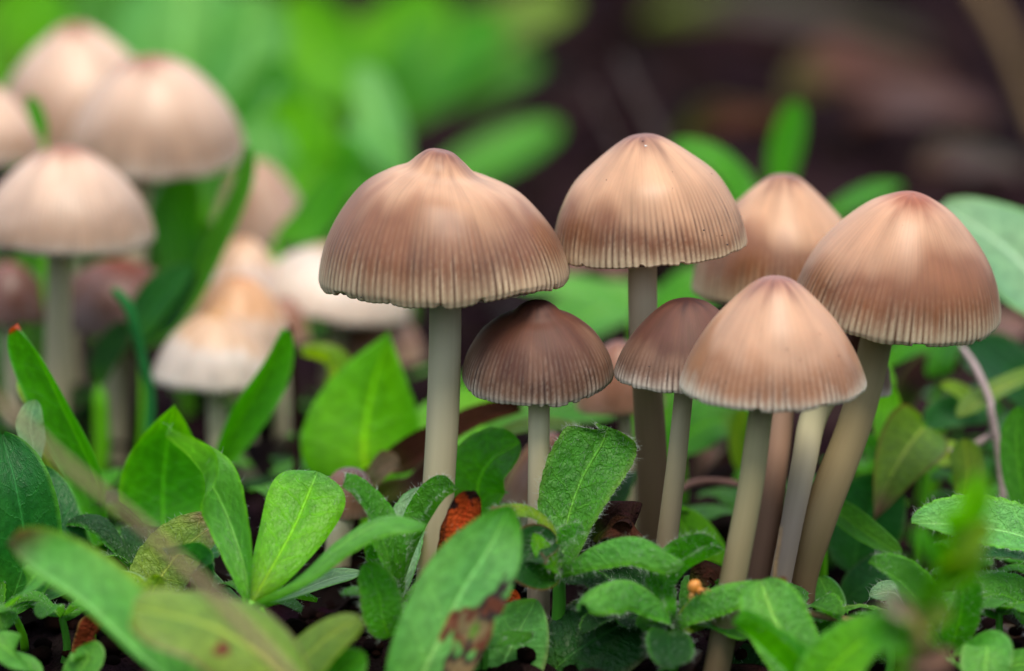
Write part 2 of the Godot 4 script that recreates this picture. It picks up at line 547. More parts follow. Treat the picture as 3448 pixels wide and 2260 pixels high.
# a small single leaf sheet for the uncountable undergrowth and litter, 1 m long, pointing along +z, facing up
func sheet(width: float, arch: float, curl: float) -> ArrayMesh:
	var pos := PackedVector3Array()
	var col := PackedColorArray()
	for r in 13:
		var t := r / 12.0
		var w := pow(maxf(t, 0.01), 0.8) * pow(maxf(1.0 - t, 0.003), 0.6) * 1.5 * width
		for k in 7:
			var s := (k - 3) / 3.0
			pos.append(Vector3(w * s, arch * 4.0 * t * (1.0 - t) + curl * s * s * w + 0.02 * sin(t * 11.0 + s * 3.0), t))
			col.append(Color.WHITE)
	return grid(pos, col, 7, 13, false)


func undergrowth() -> void:
	var crumb := SphereMesh.new()
	crumb.radius = 0.5
	crumb.height = 0.8
	crumb.radial_segments = 7
	crumb.rings = 4
	var cs := []
	for i in 9000:
		var far := rng.randf() < 0.55
		var x := rng.randf_range(-0.09, 0.09) if not far else rng.randf_range(-0.3, 0.3)
		var z := rng.randf_range(-0.09, 0.05) if not far else rng.randf_range(-0.75, 0.02)
		var s := rng.randf_range(0.0004, 0.0022) * (1.6 if far else 1.0)
		var b := Basis.from_euler(Vector3(rng.randf() * 6, rng.randf() * 6, rng.randf() * 6)).scaled(Vector3(s, s * 0.7, s * 1.3))
		var g := rng.randf_range(0.4, 1.5)
		var c := Color(0.012, 0.007, 0.008).lerp(Color(0.035, 0.013, 0.008), rng.randf() * rng.randf())
		cs.append([Transform3D(b, Vector3(x, soil_height(x, z) + s * 0.2, z)), Color(c.r * g, c.g * g, c.b * g)])
	scatter("soil_crumbs", "loose crumbs and grit of dark soil between the stems", "soil", crumb, M.bark, cs)
	var ls := []
	for i in 1500:
		var x := rng.randf_range(-0.4, 0.4)
		var z := rng.randf_range(-1.1, -0.04)
		if i < 260:
			x = rng.randf_range(-0.07, 0.07)
			z = rng.randf_range(-0.07, 0.03)
		var s := rng.randf_range(0.006, 0.022) * (1.0 if i >= 260 else 0.5)
		var b := Basis.from_euler(Vector3(rng.randf_range(-0.5, 0.5), rng.randf() * TAU, rng.randf_range(-0.6, 0.6))).scaled(Vector3(s, s, s))
		var c := Color(0.026, 0.017, 0.021).lerp(Color(0.10, 0.045, 0.036), rng.randf() * rng.randf()).lerp(Color(0.06, 0.045, 0.042), rng.randf() * 0.5)
		c *= rng.randf_range(0.3, 1.0)
		ls.append([Transform3D(b, Vector3(x, soil_height(x, z) + s * 0.12, z)), c])
	scatter("leaf_litter", "dead brown leaf scraps lying over the dark soil", "leaf litter", sheet(0.32, 0.12, 0.5), M.dry, ls)
	var gs := []
	for i in 2600:
		var x := rng.randf_range(-0.45, 0.45)
		var z := rng.randf_range(-0.5, 0.06)
		var dens := 1.0
		if absf(x) < 0.075 and z > -0.06: continue            # the modelled plants stand here
		if z > -0.03 and absf(x) < 0.12: continue
		if x > -0.02 and z < -0.07: dens = 0.0               # bare litter behind on the right
		elif z < -0.30: dens = 0.35
		if absf(x) < 0.06 and z < -0.06 and z > -0.13: dens *= 0.35
		if rng.randf() > dens: continue
		var s := rng.randf_range(0.007, 0.016)
		var h := rng.randf_range(0.0, 0.008)
		var b := Basis.from_euler(Vector3(rng.randf_range(-1.2, 0.1), rng.randf() * TAU, rng.randf_range(-0.4, 0.4))).scaled(Vector3(s, s, s))
		var c: Color = TONE[["bright", "mid", "mid", "dark", "teal", "mint"][rng.randi() % 6]]
		gs.append([Transform3D(b, Vector3(x, soil_height(x, z) + h, z)), c * rng.randf_range(0.7, 1.2)])
	scatter("ground_cover", "dense low green leaves covering the soil around", "ground cover", sheet(0.26, 0.10, 0.5), M.cover, gs)


func seedlings() -> void:
	# low toothed seedlings that fill the gaps between the larger plants
	for i in 95:
		var x := rng.randf_range(-0.062, 0.066)
		var z := rng.randf_range(-0.03, 0.023)
		if i >= 45:                                         # the greener right side and the left flank behind
			x = rng.randf_range(0.034, 0.085) if i < 72 else rng.randf_range(-0.085, -0.004)
			z = rng.randf_range(-0.085, -0.005)
		if absf(x - 0.014) < 0.030 and z > -0.012 and z < 0.011: continue       # the feet of the sharp clump
		if absf(x + 0.007) < 0.007 and z > -0.01 and z < 0.02: continue
		var tall := rng.randf_range(0.003, 0.0065)
		var at := Vector3(x, tall, z)
		var hue := rng.randi() % 6
		var size := rng.randf_range(0.8, 1.9)
		var slim := rng.randf_range(330.0, 600.0)
		var blunt := rng.randf_range(0.35, 0.85)
		var turn := rng.randf() * TAU
		var n := rng.randi_range(4, 6)
		var tone: String = ["mid", "mid", "bright", "mint", "dark", "teal"][hue]
		var across := "at the far left" if x < -0.04 else "left of the tallest stem" if x < -0.012 else "below the middle stems" if x < 0.02 else "below the leaning stem" if x < 0.042 else "at the right edge"
		var depth := "in front" if z > 0.012 else "beside the stems" if z > -0.012 else "behind the stems" if z > -0.045 else "far behind"
		var spot := "%s, %s" % [across, depth]
		var p := plant("seedling", "%s toothed seedling, %s %s leaves, %s" % [["deep green", "dull green", "bright green", "mint green", "dark green", "bluish green"][hue], ["four", "five", "six"][n - 4], ["slim", "oval", "broad"][int((slim - 330.0) / 91.0)], spot], "seedling", at, 0.4, "mid", "small seedlings low among the larger plants")
		for k in n:
			var a := turn + TAU * k / n + rng.randf_range(-0.4, 0.4)
			var d := Vector3(cos(a), 0, sin(a))
			var l := rng.randf_range(0.0034, 0.0056) * size
			var lift := rng.randf_range(0.1, 0.9)
			var c := [at, at + d * l * 0.5 + Vector3(0, l * lift * 0.55, 0), at + d * l + Vector3(0, l * lift * 0.6 - l * 0.12, 0)]
			leaf(p, c, l * slim, Vector3(-d.x * 0.3, 1, -d.z * 0.3), Vector3(d.x * 0.3, 1, d.z * 0.3), {"tone": tone, "a": 0.7, "b": blunt, "teeth": 7, "tooth": 0.09, "rows": 36, "hair": 70 if i < 45 else 0, "hair_len": 0.45, "cup": rng.randf_range(-0.3, 0.4), "fold": rng.randf_range(-0.4, 0.4), "edge": ["lime", "mint", "bright"][rng.randi() % 3]})


func springtail(at: Vector3) -> void:
	var t := thing("springtail", "tiny orange springtail on the hairy leaf beside the stems", "insect", at)
	# one body: belly, waist, head, then legs and feelers grown from it
	var pos := PackedVector3Array()
	var col := PackedColorArray()
	var prof := [[0.0, 0.02], [0.08, 0.26], [0.25, 0.42], [0.45, 0.46], [0.62, 0.38], [0.72, 0.25], [0.78, 0.20], [0.85, 0.25], [0.93, 0.24], [0.99, 0.14], [1.0, 0.02]]
	var s := 0.00165
	var fwd := Vector3(0.72, -0.45, 0.5).normalized()
	var side := fwd.cross(Vector3.UP).normalized()
	var up := side.cross(fwd)
	for r in 31:
		var u := r / 30.0 * (prof.size() - 1)
		var i := mini(int(u), prof.size() - 2)
		var f := u - i
		var x := lerpf(prof[i][0], prof[i + 1][0], f)
		var w := lerpf(prof[i][1], prof[i + 1][1], f)
		for k in 21:
			var a := TAU * (k % 20) / 20
			pos.append((fwd * (x - 0.5) + (side * cos(a) * 0.92 + up * sin(a)) * w) * s)
			var g := 1.0 + 0.5 * nz.get_noise_3d(cos(a) * 90.0, sin(a) * 90.0, x * 300.0)
			col.append(Color(0.55 * g, 0.20 * g, 0.03 * g))
	var st := SurfaceTool.new()
	st.append_from(grid(pos, col, 21, 31, true), 0, Transform3D())
	for k in 8:
		var sgn := -1.0 if k % 2 else 1.0
		var leg := k < 6
		var root := (fwd * (0.08 + 0.09 * (k / 2)) + side * sgn * 0.3 - up * 0.25) * s if leg else (fwd * 0.42 + side * sgn * 0.12 + up * 0.12) * s
		var knee := root + (side * sgn * 0.22 - up * 0.06) * s if leg else root + (fwd * 0.2 + up * 0.16 + side * sgn * 0.1) * s
		var foot := knee + (side * sgn * 0.06 - up * 0.3) * s if leg else knee + (fwd * 0.25 - up * 0.04 + side * sgn * 0.1) * s
		var c := Color(0.5, 0.24, 0.06)
		st.append_from(tube_mesh([root, knee, foot], [0.00006, 0.00005, 0.00003], [c, c, c], 6, 8), 0, Transform3D())
	part(t, "body", st.commit(), M.cap)
	for sgn in [-1.0, 1.0]:
		var e := SphereMesh.new()
		e.radius = 0.5
		e.height = 1.0
		e.radial_segments = 8
		e.rings = 4
		var m := part(t, "eye", e, M.speck)
		m.position = (fwd * 0.40 + side * sgn * 0.19 + up * 0.12) * s
		m.scale = Vector3.ONE * 0.00016


func _ready() -> void:
	rng.seed = 11
	nz.seed = 3
	nz.frequency = 0.01
	nz.fractal_octaves = 2
	# camera, sky, sun, exposure
	var cam := Camera3D.new()
	cam.name = "camera"
	cam.fov = 9.9929
	cam.near = 0.02
	cam.far = 120.0
	cam.position = V(0.000, 103.000, 378.908)
	cam.rotation_degrees = Vector3(-11, 0, 0)
	add_child(cam)
	cam.current = true
	var lens := CameraAttributesPhysical.new()
	lens.frustum_focal_length = 100.0
	lens.exposure_aperture = 9.50
	lens.frustum_focus_distance = 0.3820
	var env := Environment.new()
	env.background_mode = Environment.BG_SKY
	var sm := ProceduralSkyMaterial.new()
	sm.sky_top_color = Color(0.88, 0.93, 1.0)
	sm.sky_horizon_color = Color(0.27, 0.29, 0.33)
	sm.sky_curve = 0.34
	sm.ground_bottom_color = Color(0.16, 0.15, 0.13)
	sm.ground_horizon_color = Color(0.30, 0.31, 0.28)
	sm.sun_angle_max = 3.0
	var sky := Sky.new()
	sky.sky_material = sm
	env.sky = sky
	env.background_energy_multiplier = 1.0
	env.tonemap_mode = Environment.TONE_MAPPER_LINEAR
	env.tonemap_exposure = 2.15
	env.sdfgi_enabled = true
	env.ssao_enabled = true
	env.ssil_enabled = true
	var we := WorldEnvironment.new()
	we.name = "world_environment"
	we.environment = env
	we.camera_attributes = lens
	add_child(we)
	var sun := DirectionalLight3D.new()
	sun.name = "sun"
	sun.light_energy = 0.5
	sun.light_color = Color(1.0, 0.96, 0.90)
	sun.light_angular_distance = 26.0
	sun.shadow_enabled = true
	sun.rotation_degrees = Vector3(-68, 16, 0)
	add_child(sun)
	make_materials()
	ground()
	var p: Node3D
	mushroom("tallest left mushroom, broad tan cap with pointed boss and stout pale stem", "brown striped mushrooms of the sharp clump on the right", V(-7.10, 47.66, -3.56), Vector3(-0.026, 0.999, 0.035), 12.51, [Vector2(0.000, 0.000), Vector2(0.097, 0.010), Vector2(0.180, 0.069), Vector2(0.284, 0.159), Vector2(0.429, 0.215), Vector2(0.630, 0.329), Vector2(0.796, 0.519), Vector2(0.913, 0.713), Vector2(0.972, 0.872), Vector2(1.000, 1.003), Vector2(0.993, 1.066)], [V(-6.92, 38.69, -1.82), V(-6.71, 31.90, -0.50), V(-6.92, 22.13, 1.40), V(-7.44, 13.63, 3.06), V(-8.01, 3.86, 4.95), V(-8.34, -2.00, 6.09)], [1.56, 1.6, 1.64, 1.64, 1.73, 1.87], {"fine": true, "ribs": 112, "lump": 0.06, "skew": 0.06, "specks": [[0.9, 0.97, 0.22], [2.3, 0.93, 0.18]]})
	mushroom("tall central mushroom with evenly domed tan cap and black specks", "brown striped mushrooms of the sharp clump on the right", V(13.25, 48.67, -7.83), Vector3(-0.078, 0.996, 0.035), 10.14, [Vector2(0.000, 0.000), Vector2(0.129, 0.017), Vector2(0.267, 0.086), Vector2(0.491, 0.250), Vector2(0.724, 0.457), Vector2(0.871, 0.707), Vector2(0.944, 0.914), Vector2(0.978, 1.078), Vector2(0.983, 1.164)], [V(13.34, 40.60, -6.26), V(13.25, 34.59, -5.09), V(13.49, 27.34, -5.72), V(14.14, 19.15, -6.17), V(14.87, 6.96, -5.83), V(15.42, -2.00, -5.59)], [1.44, 1.49, 1.49, 1.57, 1.66, 1.79], {"fine": true, "ribs": 92, "lump": 0.04, "specks": [[1.62, 0.18, 0.24], [1.0, 0.72, 0.2], [0.72, 0.86, 0.22], [1.52, 0.24, 0.26, 1]], "stem": [Color(0.66, 0.58, 0.42), Color(0.60, 0.50, 0.35), Color(0.30, 0.20, 0.12), Color(0.12, 0.07, 0.042)]})  # light put into the upper stem tones, against shade from the front caps
	mushroom("softly blurred tan mushroom half hidden between the central cap and the far right cap", "brown striped mushrooms of the sharp clump on the right", V(29.05, 41.73, -26.86), Vector3(0.017, 1.000, 0.000), 9.42, [Vector2(0.000, 0.000), Vector2(0.137, 0.020), Vector2(0.268, 0.107), Vector2(0.463, 0.283), Vector2(0.707, 0.537), Vector2(0.868, 0.790), Vector2(0.961, 1.049), Vector2(1.000, 1.278), Vector2(0.995, 1.346)], [V(28.73, 32.89, -25.14), V(28.76, 25.02, -17.50), V(27.88, 19.59, -8.29), V(26.45, 12.70, -0.84), V(25.14, 5.05, 2.69), V(23.94, -2.00, 5.93)], [1.24, 1.24, 1.24, 1.29, 1.38, 1.49], {"fine": true, "ribs": 88, "stem": [Color(0.538, 0.394, 0.287), Color(0.464, 0.309, 0.223), Color(0.263, 0.148, 0.099), Color(0.157, 0.086, 0.055)]})
	mushroom("far right sharp mushroom, leaning stem and tan cap with an orange brown boss", "brown striped mushrooms of the sharp clump on the right", V(40.54, 43.10, -4.71), Vector3(0.105, 0.979, 0.174), 10.57, [Vector2(0.000, 0.000), Vector2(0.123, 0.021), Vector2(0.255, 0.082), Vector2(0.428, 0.189), Vector2(0.626, 0.379), Vector2(0.798, 0.593), Vector2(0.905, 0.790), Vector2(0.971, 0.988), Vector2(1.000, 1.128), Vector2(0.992, 1.185)], [V(38.78, 35.63, -9.37), V(37.14, 27.34, -5.72), V(34.76, 19.57, -2.17), V(31.10, 11.03, 1.52), V(29.49, 5.48, 2.60), V(29.06, 2.49, 3.18), V(28.41, -2.00, 4.06)], [1.65, 1.65, 1.74, 1.83, 1.57, 1.52, 1.64], {"fine": true, "ribs": 98, "lump": 0.04, "tints": [Color(0.25, 0.062, 0.018), Color(0.43, 0.23, 0.13), Color(0.21, 0.080, 0.033), Color(0.56, 0.47, 0.32), Color(0.095, 0.036, 0.014)], "stem": [Color(0.538, 0.484, 0.251), Color(0.344, 0.274, 0.146), Color(0.230, 0.156, 0.082), Color(0.141, 0.086, 0.047)]})
	mushroom("front right mushroom with pointed bell cap and white scalloped margin, nearest of the clump", "brown striped mushrooms of the sharp clump on the right", V(25.53, 37.67, 12.64), Vector3(0.000, 0.999, 0.035), 8.93, [Vector2(0.000, 0.000), Vector2(0.140, 0.023), Vector2(0.290, 0.112), Vector2(0.477, 0.290), Vector2(0.664, 0.505), Vector2(0.813, 0.738), Vector2(0.916, 0.944), Vector2(0.977, 1.112), Vector2(1.000, 1.206), Vector2(0.995, 1.252)], [V(25.36, 31.20, 13.90), V(24.11, 24.65, 15.18), V(23.15, 17.69, 16.53), V(21.48, 9.09, 18.20), V(19.94, 0.70, 19.83), V(19.44, -2.00, 20.36)], [1.13, 1.17, 1.25, 1.29, 1.29, 1.4], {"fine": true, "ribs": 84, "lump": 0.04, "tints": [Color(0.21, 0.075, 0.045), Color(0.44, 0.245, 0.145), Color(0.27, 0.122, 0.056), Color(0.70, 0.63, 0.50), Color(0.12, 0.048, 0.02)], "stem": [Color(0.520, 0.502, 0.269), Color(0.395, 0.361, 0.197), Color(0.246, 0.189, 0.109), Color(0.094, 0.063, 0.040)]})
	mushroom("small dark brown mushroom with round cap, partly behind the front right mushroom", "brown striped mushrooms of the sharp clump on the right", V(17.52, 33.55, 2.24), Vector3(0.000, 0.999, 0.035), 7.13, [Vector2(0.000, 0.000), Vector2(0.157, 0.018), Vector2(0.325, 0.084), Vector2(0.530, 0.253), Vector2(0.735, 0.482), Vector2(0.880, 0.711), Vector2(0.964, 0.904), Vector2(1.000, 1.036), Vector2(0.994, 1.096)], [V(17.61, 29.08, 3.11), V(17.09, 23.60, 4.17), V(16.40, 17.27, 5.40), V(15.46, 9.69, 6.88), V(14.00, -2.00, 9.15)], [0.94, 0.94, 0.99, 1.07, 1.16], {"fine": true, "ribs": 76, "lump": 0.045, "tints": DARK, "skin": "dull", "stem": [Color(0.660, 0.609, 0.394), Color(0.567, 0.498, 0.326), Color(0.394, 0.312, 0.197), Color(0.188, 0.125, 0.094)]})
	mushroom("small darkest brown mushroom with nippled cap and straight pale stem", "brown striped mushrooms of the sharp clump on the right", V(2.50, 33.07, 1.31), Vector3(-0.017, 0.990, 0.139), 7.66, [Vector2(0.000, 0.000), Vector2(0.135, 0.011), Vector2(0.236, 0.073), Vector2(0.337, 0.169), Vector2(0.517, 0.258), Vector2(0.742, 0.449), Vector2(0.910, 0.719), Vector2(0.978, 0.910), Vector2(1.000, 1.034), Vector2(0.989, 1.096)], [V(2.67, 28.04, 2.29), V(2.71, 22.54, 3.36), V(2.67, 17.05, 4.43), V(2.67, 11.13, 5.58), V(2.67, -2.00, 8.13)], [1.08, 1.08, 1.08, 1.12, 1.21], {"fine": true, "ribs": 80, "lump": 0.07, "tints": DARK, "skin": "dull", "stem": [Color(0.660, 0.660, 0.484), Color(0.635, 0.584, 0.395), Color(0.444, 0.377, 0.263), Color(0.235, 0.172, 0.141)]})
	mushroom("blurred small brown cap low behind the central stem, on a thin pale stem", "brown striped mushrooms of the sharp clump on the right", V(11.77, 22.40, -33.29), Vector3(0.000, 1.000, 0.000), 4.90, [Vector2(0.000, 0.000), Vector2(0.288, 0.115), Vector2(0.596, 0.462), Vector2(0.865, 0.962), Vector2(0.981, 1.346), Vector2(1.000, 1.519)], [V(12.24, 17.31, -32.30), V(12.48, 13.62, -31.58), V(12.86, 2.06, -29.33), V(12.99, -2.00, -28.54)], [0.75, 0.75, 0.8, 0.86], {"tints": YOUNG, "ribs": 60})
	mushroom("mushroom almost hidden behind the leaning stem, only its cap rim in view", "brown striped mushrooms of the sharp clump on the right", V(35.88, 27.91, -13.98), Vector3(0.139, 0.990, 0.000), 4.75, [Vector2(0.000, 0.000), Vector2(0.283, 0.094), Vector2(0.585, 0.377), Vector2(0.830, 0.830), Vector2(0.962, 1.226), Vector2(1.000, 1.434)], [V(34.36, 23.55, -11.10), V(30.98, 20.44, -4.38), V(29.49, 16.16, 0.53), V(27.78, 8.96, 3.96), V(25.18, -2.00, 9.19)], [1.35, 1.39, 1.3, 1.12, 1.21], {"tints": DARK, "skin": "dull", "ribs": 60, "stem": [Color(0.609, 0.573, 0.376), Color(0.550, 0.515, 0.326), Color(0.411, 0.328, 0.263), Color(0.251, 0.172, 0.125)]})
	mushroom("young round brown button low behind the bright oval seedling leaf", "brown striped mushrooms of the sharp clump on the right", V(-16.95, 13.21, -11.12), Vector3(0.000, 1.000, 0.000), 2.87, [Vector2(0.000, 0.000), Vector2(0.375, 0.094), Vector2(0.688, 0.375), Vector2(0.891, 0.844), Vector2(0.969, 1.406), Vector2(0.938, 1.719)], [V(-17.49, 9.51, -10.41), V(-17.94, 6.87, -9.89), V(-18.16, 3.78, -9.29), V(-18.58, -2.00, -8.17)], [1.35, 1.35, 1.35, 1.45], {"tints": YOUNG, "ribs": 40, "rib_from": 0.7})
	mushroom("young orange brown conical cap low behind the nippled mushroom's stem", "brown striped mushrooms of the sharp clump on the right", V(4.39, 14.23, -23.55), Vector3(0.208, 0.978, 0.000), 4.16, [Vector2(0.000, 0.000), Vector2(0.200, 0.056), Vector2(0.444, 0.311), Vector2(0.689, 0.778), Vector2(0.889, 1.333), Vector2(0.978, 1.778), Vector2(1.000, 2.000)], [V(2.31, 8.52, -22.44), V(2.08, 5.34, -21.82), V(1.94, 2.17, -21.20), V(1.76, -2.00, -20.39)], [1.29, 1.39, 1.39, 1.5], {"tints": YOUNG, "ribs": 40, "rib_from": 0.7})
	mushroom("pinkish young cap low in the bottom right corner among serrated leaves", "brown striped mushrooms of the sharp clump on the right", V(50.54, -0.79, -0.25), Vector3(0.000, 1.000, 0.000), 3.52, [Vector2(0.000, 0.000), Vector2(0.300, 0.062), Vector2(0.625, 0.325), Vector2(0.875, 0.750), Vector2(1.000, 1.250)], [V(50.54, -4.15, 0.40), V(50.45, -6.31, 0.82), V(50.37, -8.04, 1.15)], [1.05, 1.05, 1.05], {"tints": RUDDY, "ribs": 40, "rib_from": 0.8})
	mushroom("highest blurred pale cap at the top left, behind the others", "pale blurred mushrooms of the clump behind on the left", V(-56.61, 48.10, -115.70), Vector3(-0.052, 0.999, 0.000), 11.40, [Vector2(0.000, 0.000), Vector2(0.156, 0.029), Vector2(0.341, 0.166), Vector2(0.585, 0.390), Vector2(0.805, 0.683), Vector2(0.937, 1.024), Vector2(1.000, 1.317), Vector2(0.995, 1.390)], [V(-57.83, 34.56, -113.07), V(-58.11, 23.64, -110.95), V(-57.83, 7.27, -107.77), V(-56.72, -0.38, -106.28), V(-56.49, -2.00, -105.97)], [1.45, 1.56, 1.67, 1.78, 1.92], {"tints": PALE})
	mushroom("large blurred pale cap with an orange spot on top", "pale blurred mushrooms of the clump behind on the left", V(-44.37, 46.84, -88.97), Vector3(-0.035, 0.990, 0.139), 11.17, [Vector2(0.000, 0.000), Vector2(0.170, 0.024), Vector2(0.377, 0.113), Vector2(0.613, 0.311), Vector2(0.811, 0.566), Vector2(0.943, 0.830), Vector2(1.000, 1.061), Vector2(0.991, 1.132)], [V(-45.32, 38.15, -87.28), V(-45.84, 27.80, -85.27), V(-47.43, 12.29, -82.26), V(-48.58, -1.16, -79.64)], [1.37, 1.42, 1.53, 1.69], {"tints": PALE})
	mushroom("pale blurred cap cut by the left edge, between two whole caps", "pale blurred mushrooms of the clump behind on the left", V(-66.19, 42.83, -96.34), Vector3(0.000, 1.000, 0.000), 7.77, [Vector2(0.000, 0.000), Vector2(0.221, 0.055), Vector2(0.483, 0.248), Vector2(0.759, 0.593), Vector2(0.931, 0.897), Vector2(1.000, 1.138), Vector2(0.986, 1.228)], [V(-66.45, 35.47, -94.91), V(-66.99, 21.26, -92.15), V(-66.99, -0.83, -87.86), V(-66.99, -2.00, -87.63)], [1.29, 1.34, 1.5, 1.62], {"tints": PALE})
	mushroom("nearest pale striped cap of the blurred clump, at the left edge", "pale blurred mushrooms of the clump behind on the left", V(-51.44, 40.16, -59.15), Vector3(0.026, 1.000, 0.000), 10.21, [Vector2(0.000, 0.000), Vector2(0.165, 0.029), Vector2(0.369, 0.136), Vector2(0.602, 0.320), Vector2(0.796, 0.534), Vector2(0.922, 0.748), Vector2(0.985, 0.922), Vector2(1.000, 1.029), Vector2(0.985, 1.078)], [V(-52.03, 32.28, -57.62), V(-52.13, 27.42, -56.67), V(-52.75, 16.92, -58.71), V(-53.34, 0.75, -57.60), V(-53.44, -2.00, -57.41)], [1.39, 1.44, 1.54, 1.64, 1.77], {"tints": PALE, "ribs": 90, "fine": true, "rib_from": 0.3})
	mushroom("tan blurred cap behind a long green blade, middle left", "pale blurred mushrooms of the clump behind on the left", V(-33.12, 30.92, -110.33), Vector3(-0.070, 0.998, 0.000), 6.76, [Vector2(0.000, 0.000), Vector2(0.246, 0.066), Vector2(0.525, 0.361), Vector2(0.770, 0.820), Vector2(0.934, 1.230), Vector2(1.000, 1.459), Vector2(0.984, 1.557)], [V(-33.51, 23.96, -108.97), V(-34.06, 13.09, -106.86), V(-34.62, 0.04, -104.32), V(-34.70, -2.00, -103.93)], [1.0, 1.05, 1.22, 1.32], {"tints": [Color(0.30, 0.15, 0.08), Color(0.34, 0.20, 0.13), Color(0.33, 0.21, 0.15), Color(0.48, 0.38, 0.32), Color(0.2, 0.12, 0.08)]})
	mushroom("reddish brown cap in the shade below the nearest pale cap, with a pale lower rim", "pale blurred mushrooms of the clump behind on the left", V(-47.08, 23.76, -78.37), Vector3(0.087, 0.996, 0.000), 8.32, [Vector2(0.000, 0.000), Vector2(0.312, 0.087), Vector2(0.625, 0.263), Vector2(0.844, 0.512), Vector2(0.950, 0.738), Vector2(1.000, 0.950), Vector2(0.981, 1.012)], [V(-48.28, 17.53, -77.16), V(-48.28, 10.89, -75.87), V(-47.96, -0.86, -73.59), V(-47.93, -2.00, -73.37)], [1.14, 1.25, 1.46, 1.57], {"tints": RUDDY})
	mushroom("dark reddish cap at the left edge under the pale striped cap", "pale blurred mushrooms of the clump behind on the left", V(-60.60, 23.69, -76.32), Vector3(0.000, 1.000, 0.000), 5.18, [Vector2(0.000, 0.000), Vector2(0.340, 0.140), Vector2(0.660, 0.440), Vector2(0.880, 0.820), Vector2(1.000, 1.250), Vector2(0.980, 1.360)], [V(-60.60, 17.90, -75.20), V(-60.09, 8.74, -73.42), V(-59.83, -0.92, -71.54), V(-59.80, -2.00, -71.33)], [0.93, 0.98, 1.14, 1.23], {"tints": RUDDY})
	mushroom("lowest cream cap in front of the other low blurred caps, pale and rounded", "pale blurred mushrooms of the clump behind on the left", V(-33.79, 21.85, -53.55), Vector3(0.052, 0.999, 0.000), 7.01, [Vector2(0.000, 0.000), Vector2(0.183, 0.042), Vector2(0.408, 0.155), Vector2(0.648, 0.366), Vector2(0.831, 0.620), Vector2(0.944, 0.887), Vector2(1.000, 1.056), Vector2(0.986, 1.141)], [V(-34.04, 16.14, -52.44), V(-33.79, 10.81, -51.41), V(-33.45, 2.10, -49.71), V(-33.28, -2.00, -48.92)], [1.09, 1.13, 1.28, 1.39], {"tints": [Color(0.40, 0.20, 0.07), Color(0.50, 0.32, 0.20), Color(0.50, 0.42, 0.36), Color(0.58, 0.53, 0.47), Color(0.32, 0.22, 0.15)], "lump": 0.05})
	mushroom("cream cap with a broad orange brown crown, second in the low blurred stack", "pale blurred mushrooms of the clump behind on the left", V(-31.93, 23.72, -66.14), Vector3(0.105, 0.995, 0.000), 6.89, [Vector2(0.000, 0.000), Vector2(0.206, 0.044), Vector2(0.441, 0.176), Vector2(0.691, 0.456), Vector2(0.868, 0.765), Vector2(0.971, 1.074), Vector2(1.000, 1.221)], [V(-31.62, 17.75, -64.98), V(-31.42, 10.78, -63.63), V(-31.17, 1.33, -61.79), V(-31.08, -2.00, -61.14)], [1.01, 1.06, 1.22, 1.31], {"tints": [Color(0.42, 0.16, 0.04), Color(0.50, 0.26, 0.12), Color(0.50, 0.37, 0.28), Color(0.60, 0.50, 0.40), Color(0.30, 0.17, 0.09)], "lump": 0.06})
	mushroom("small pale cap with orange top, third in the low blurred stack", "pale blurred mushrooms of the clump behind on the left", V(-32.88, 25.11, -84.75), Vector3(0.000, 1.000, 0.000), 5.90, [Vector2(0.000, 0.000), Vector2(0.214, 0.054), Vector2(0.482, 0.304), Vector2(0.696, 0.714), Vector2(0.839, 1.161), Vector2(0.893, 1.473)], [V(-33.20, 17.46, -83.26), V(-33.20, 9.70, -81.75), V(-33.41, -1.16, -79.64)], [0.95, 0.95, 1.05], {"tints": [Color(0.40, 0.18, 0.06), Color(0.55, 0.36, 0.24), Color(0.55, 0.44, 0.38), Color(0.58, 0.52, 0.46), Color(0.36, 0.24, 0.16)]})
	mushroom("whitest broad blurred cap, partly hidden by the tallest sharp mushroom", "pale blurred mushrooms of the clump behind on the left", V(-21.26, 23.72, -88.55), Vector3(0.156, 0.988, 0.000), 10.10, [Vector2(0.000, 0.000), Vector2(0.189, 0.032), Vector2(0.421, 0.126), Vector2(0.642, 0.274), Vector2(0.842, 0.474), Vector2(0.958, 0.653), Vector2(1.000, 0.768), Vector2(0.984, 0.821)], [V(-21.26, 17.25, -87.30), V(-22.05, 11.51, -86.18), V(-22.59, -1.01, -83.75)], [1.17, 1.28, 1.38], {"tints": [Color(0.36, 0.20, 0.11), Color(0.56, 0.46, 0.38), Color(0.48, 0.37, 0.29), Color(0.62, 0.55, 0.48), Color(0.36, 0.25, 0.18)]})
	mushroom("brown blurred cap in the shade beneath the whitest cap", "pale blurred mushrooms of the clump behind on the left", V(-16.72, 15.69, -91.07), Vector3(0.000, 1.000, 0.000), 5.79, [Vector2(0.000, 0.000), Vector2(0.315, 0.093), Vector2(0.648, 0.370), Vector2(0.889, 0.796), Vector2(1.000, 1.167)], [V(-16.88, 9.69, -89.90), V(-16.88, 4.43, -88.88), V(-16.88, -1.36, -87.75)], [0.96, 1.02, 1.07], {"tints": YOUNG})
	mushroom("small tan cap peeping out right of the low blurred stack", "pale blurred mushrooms of the clump behind on the left", V(-27.45, 19.42, -75.49), Vector3(0.000, 1.000, 0.000), 3.21, [Vector2(0.000, 0.000), Vector2(0.323, 0.097), Vector2(0.677, 0.484), Vector2(0.903, 1.065), Vector2(1.000, 1.645)], [V(-27.71, 14.85, -74.60), V(-27.71, 8.74, -73.42), V(-27.71, -0.41, -71.64), V(-27.71, -2.00, -71.33)], [0.83, 0.83, 0.93, 1.01], {"tints": YOUNG})
	p = plant("lance_leaf", "long upright pointed leaf with a red tip at the far left", "leaf", V(-41.93, 2.46, -9.04), 0.5, "lime", "")
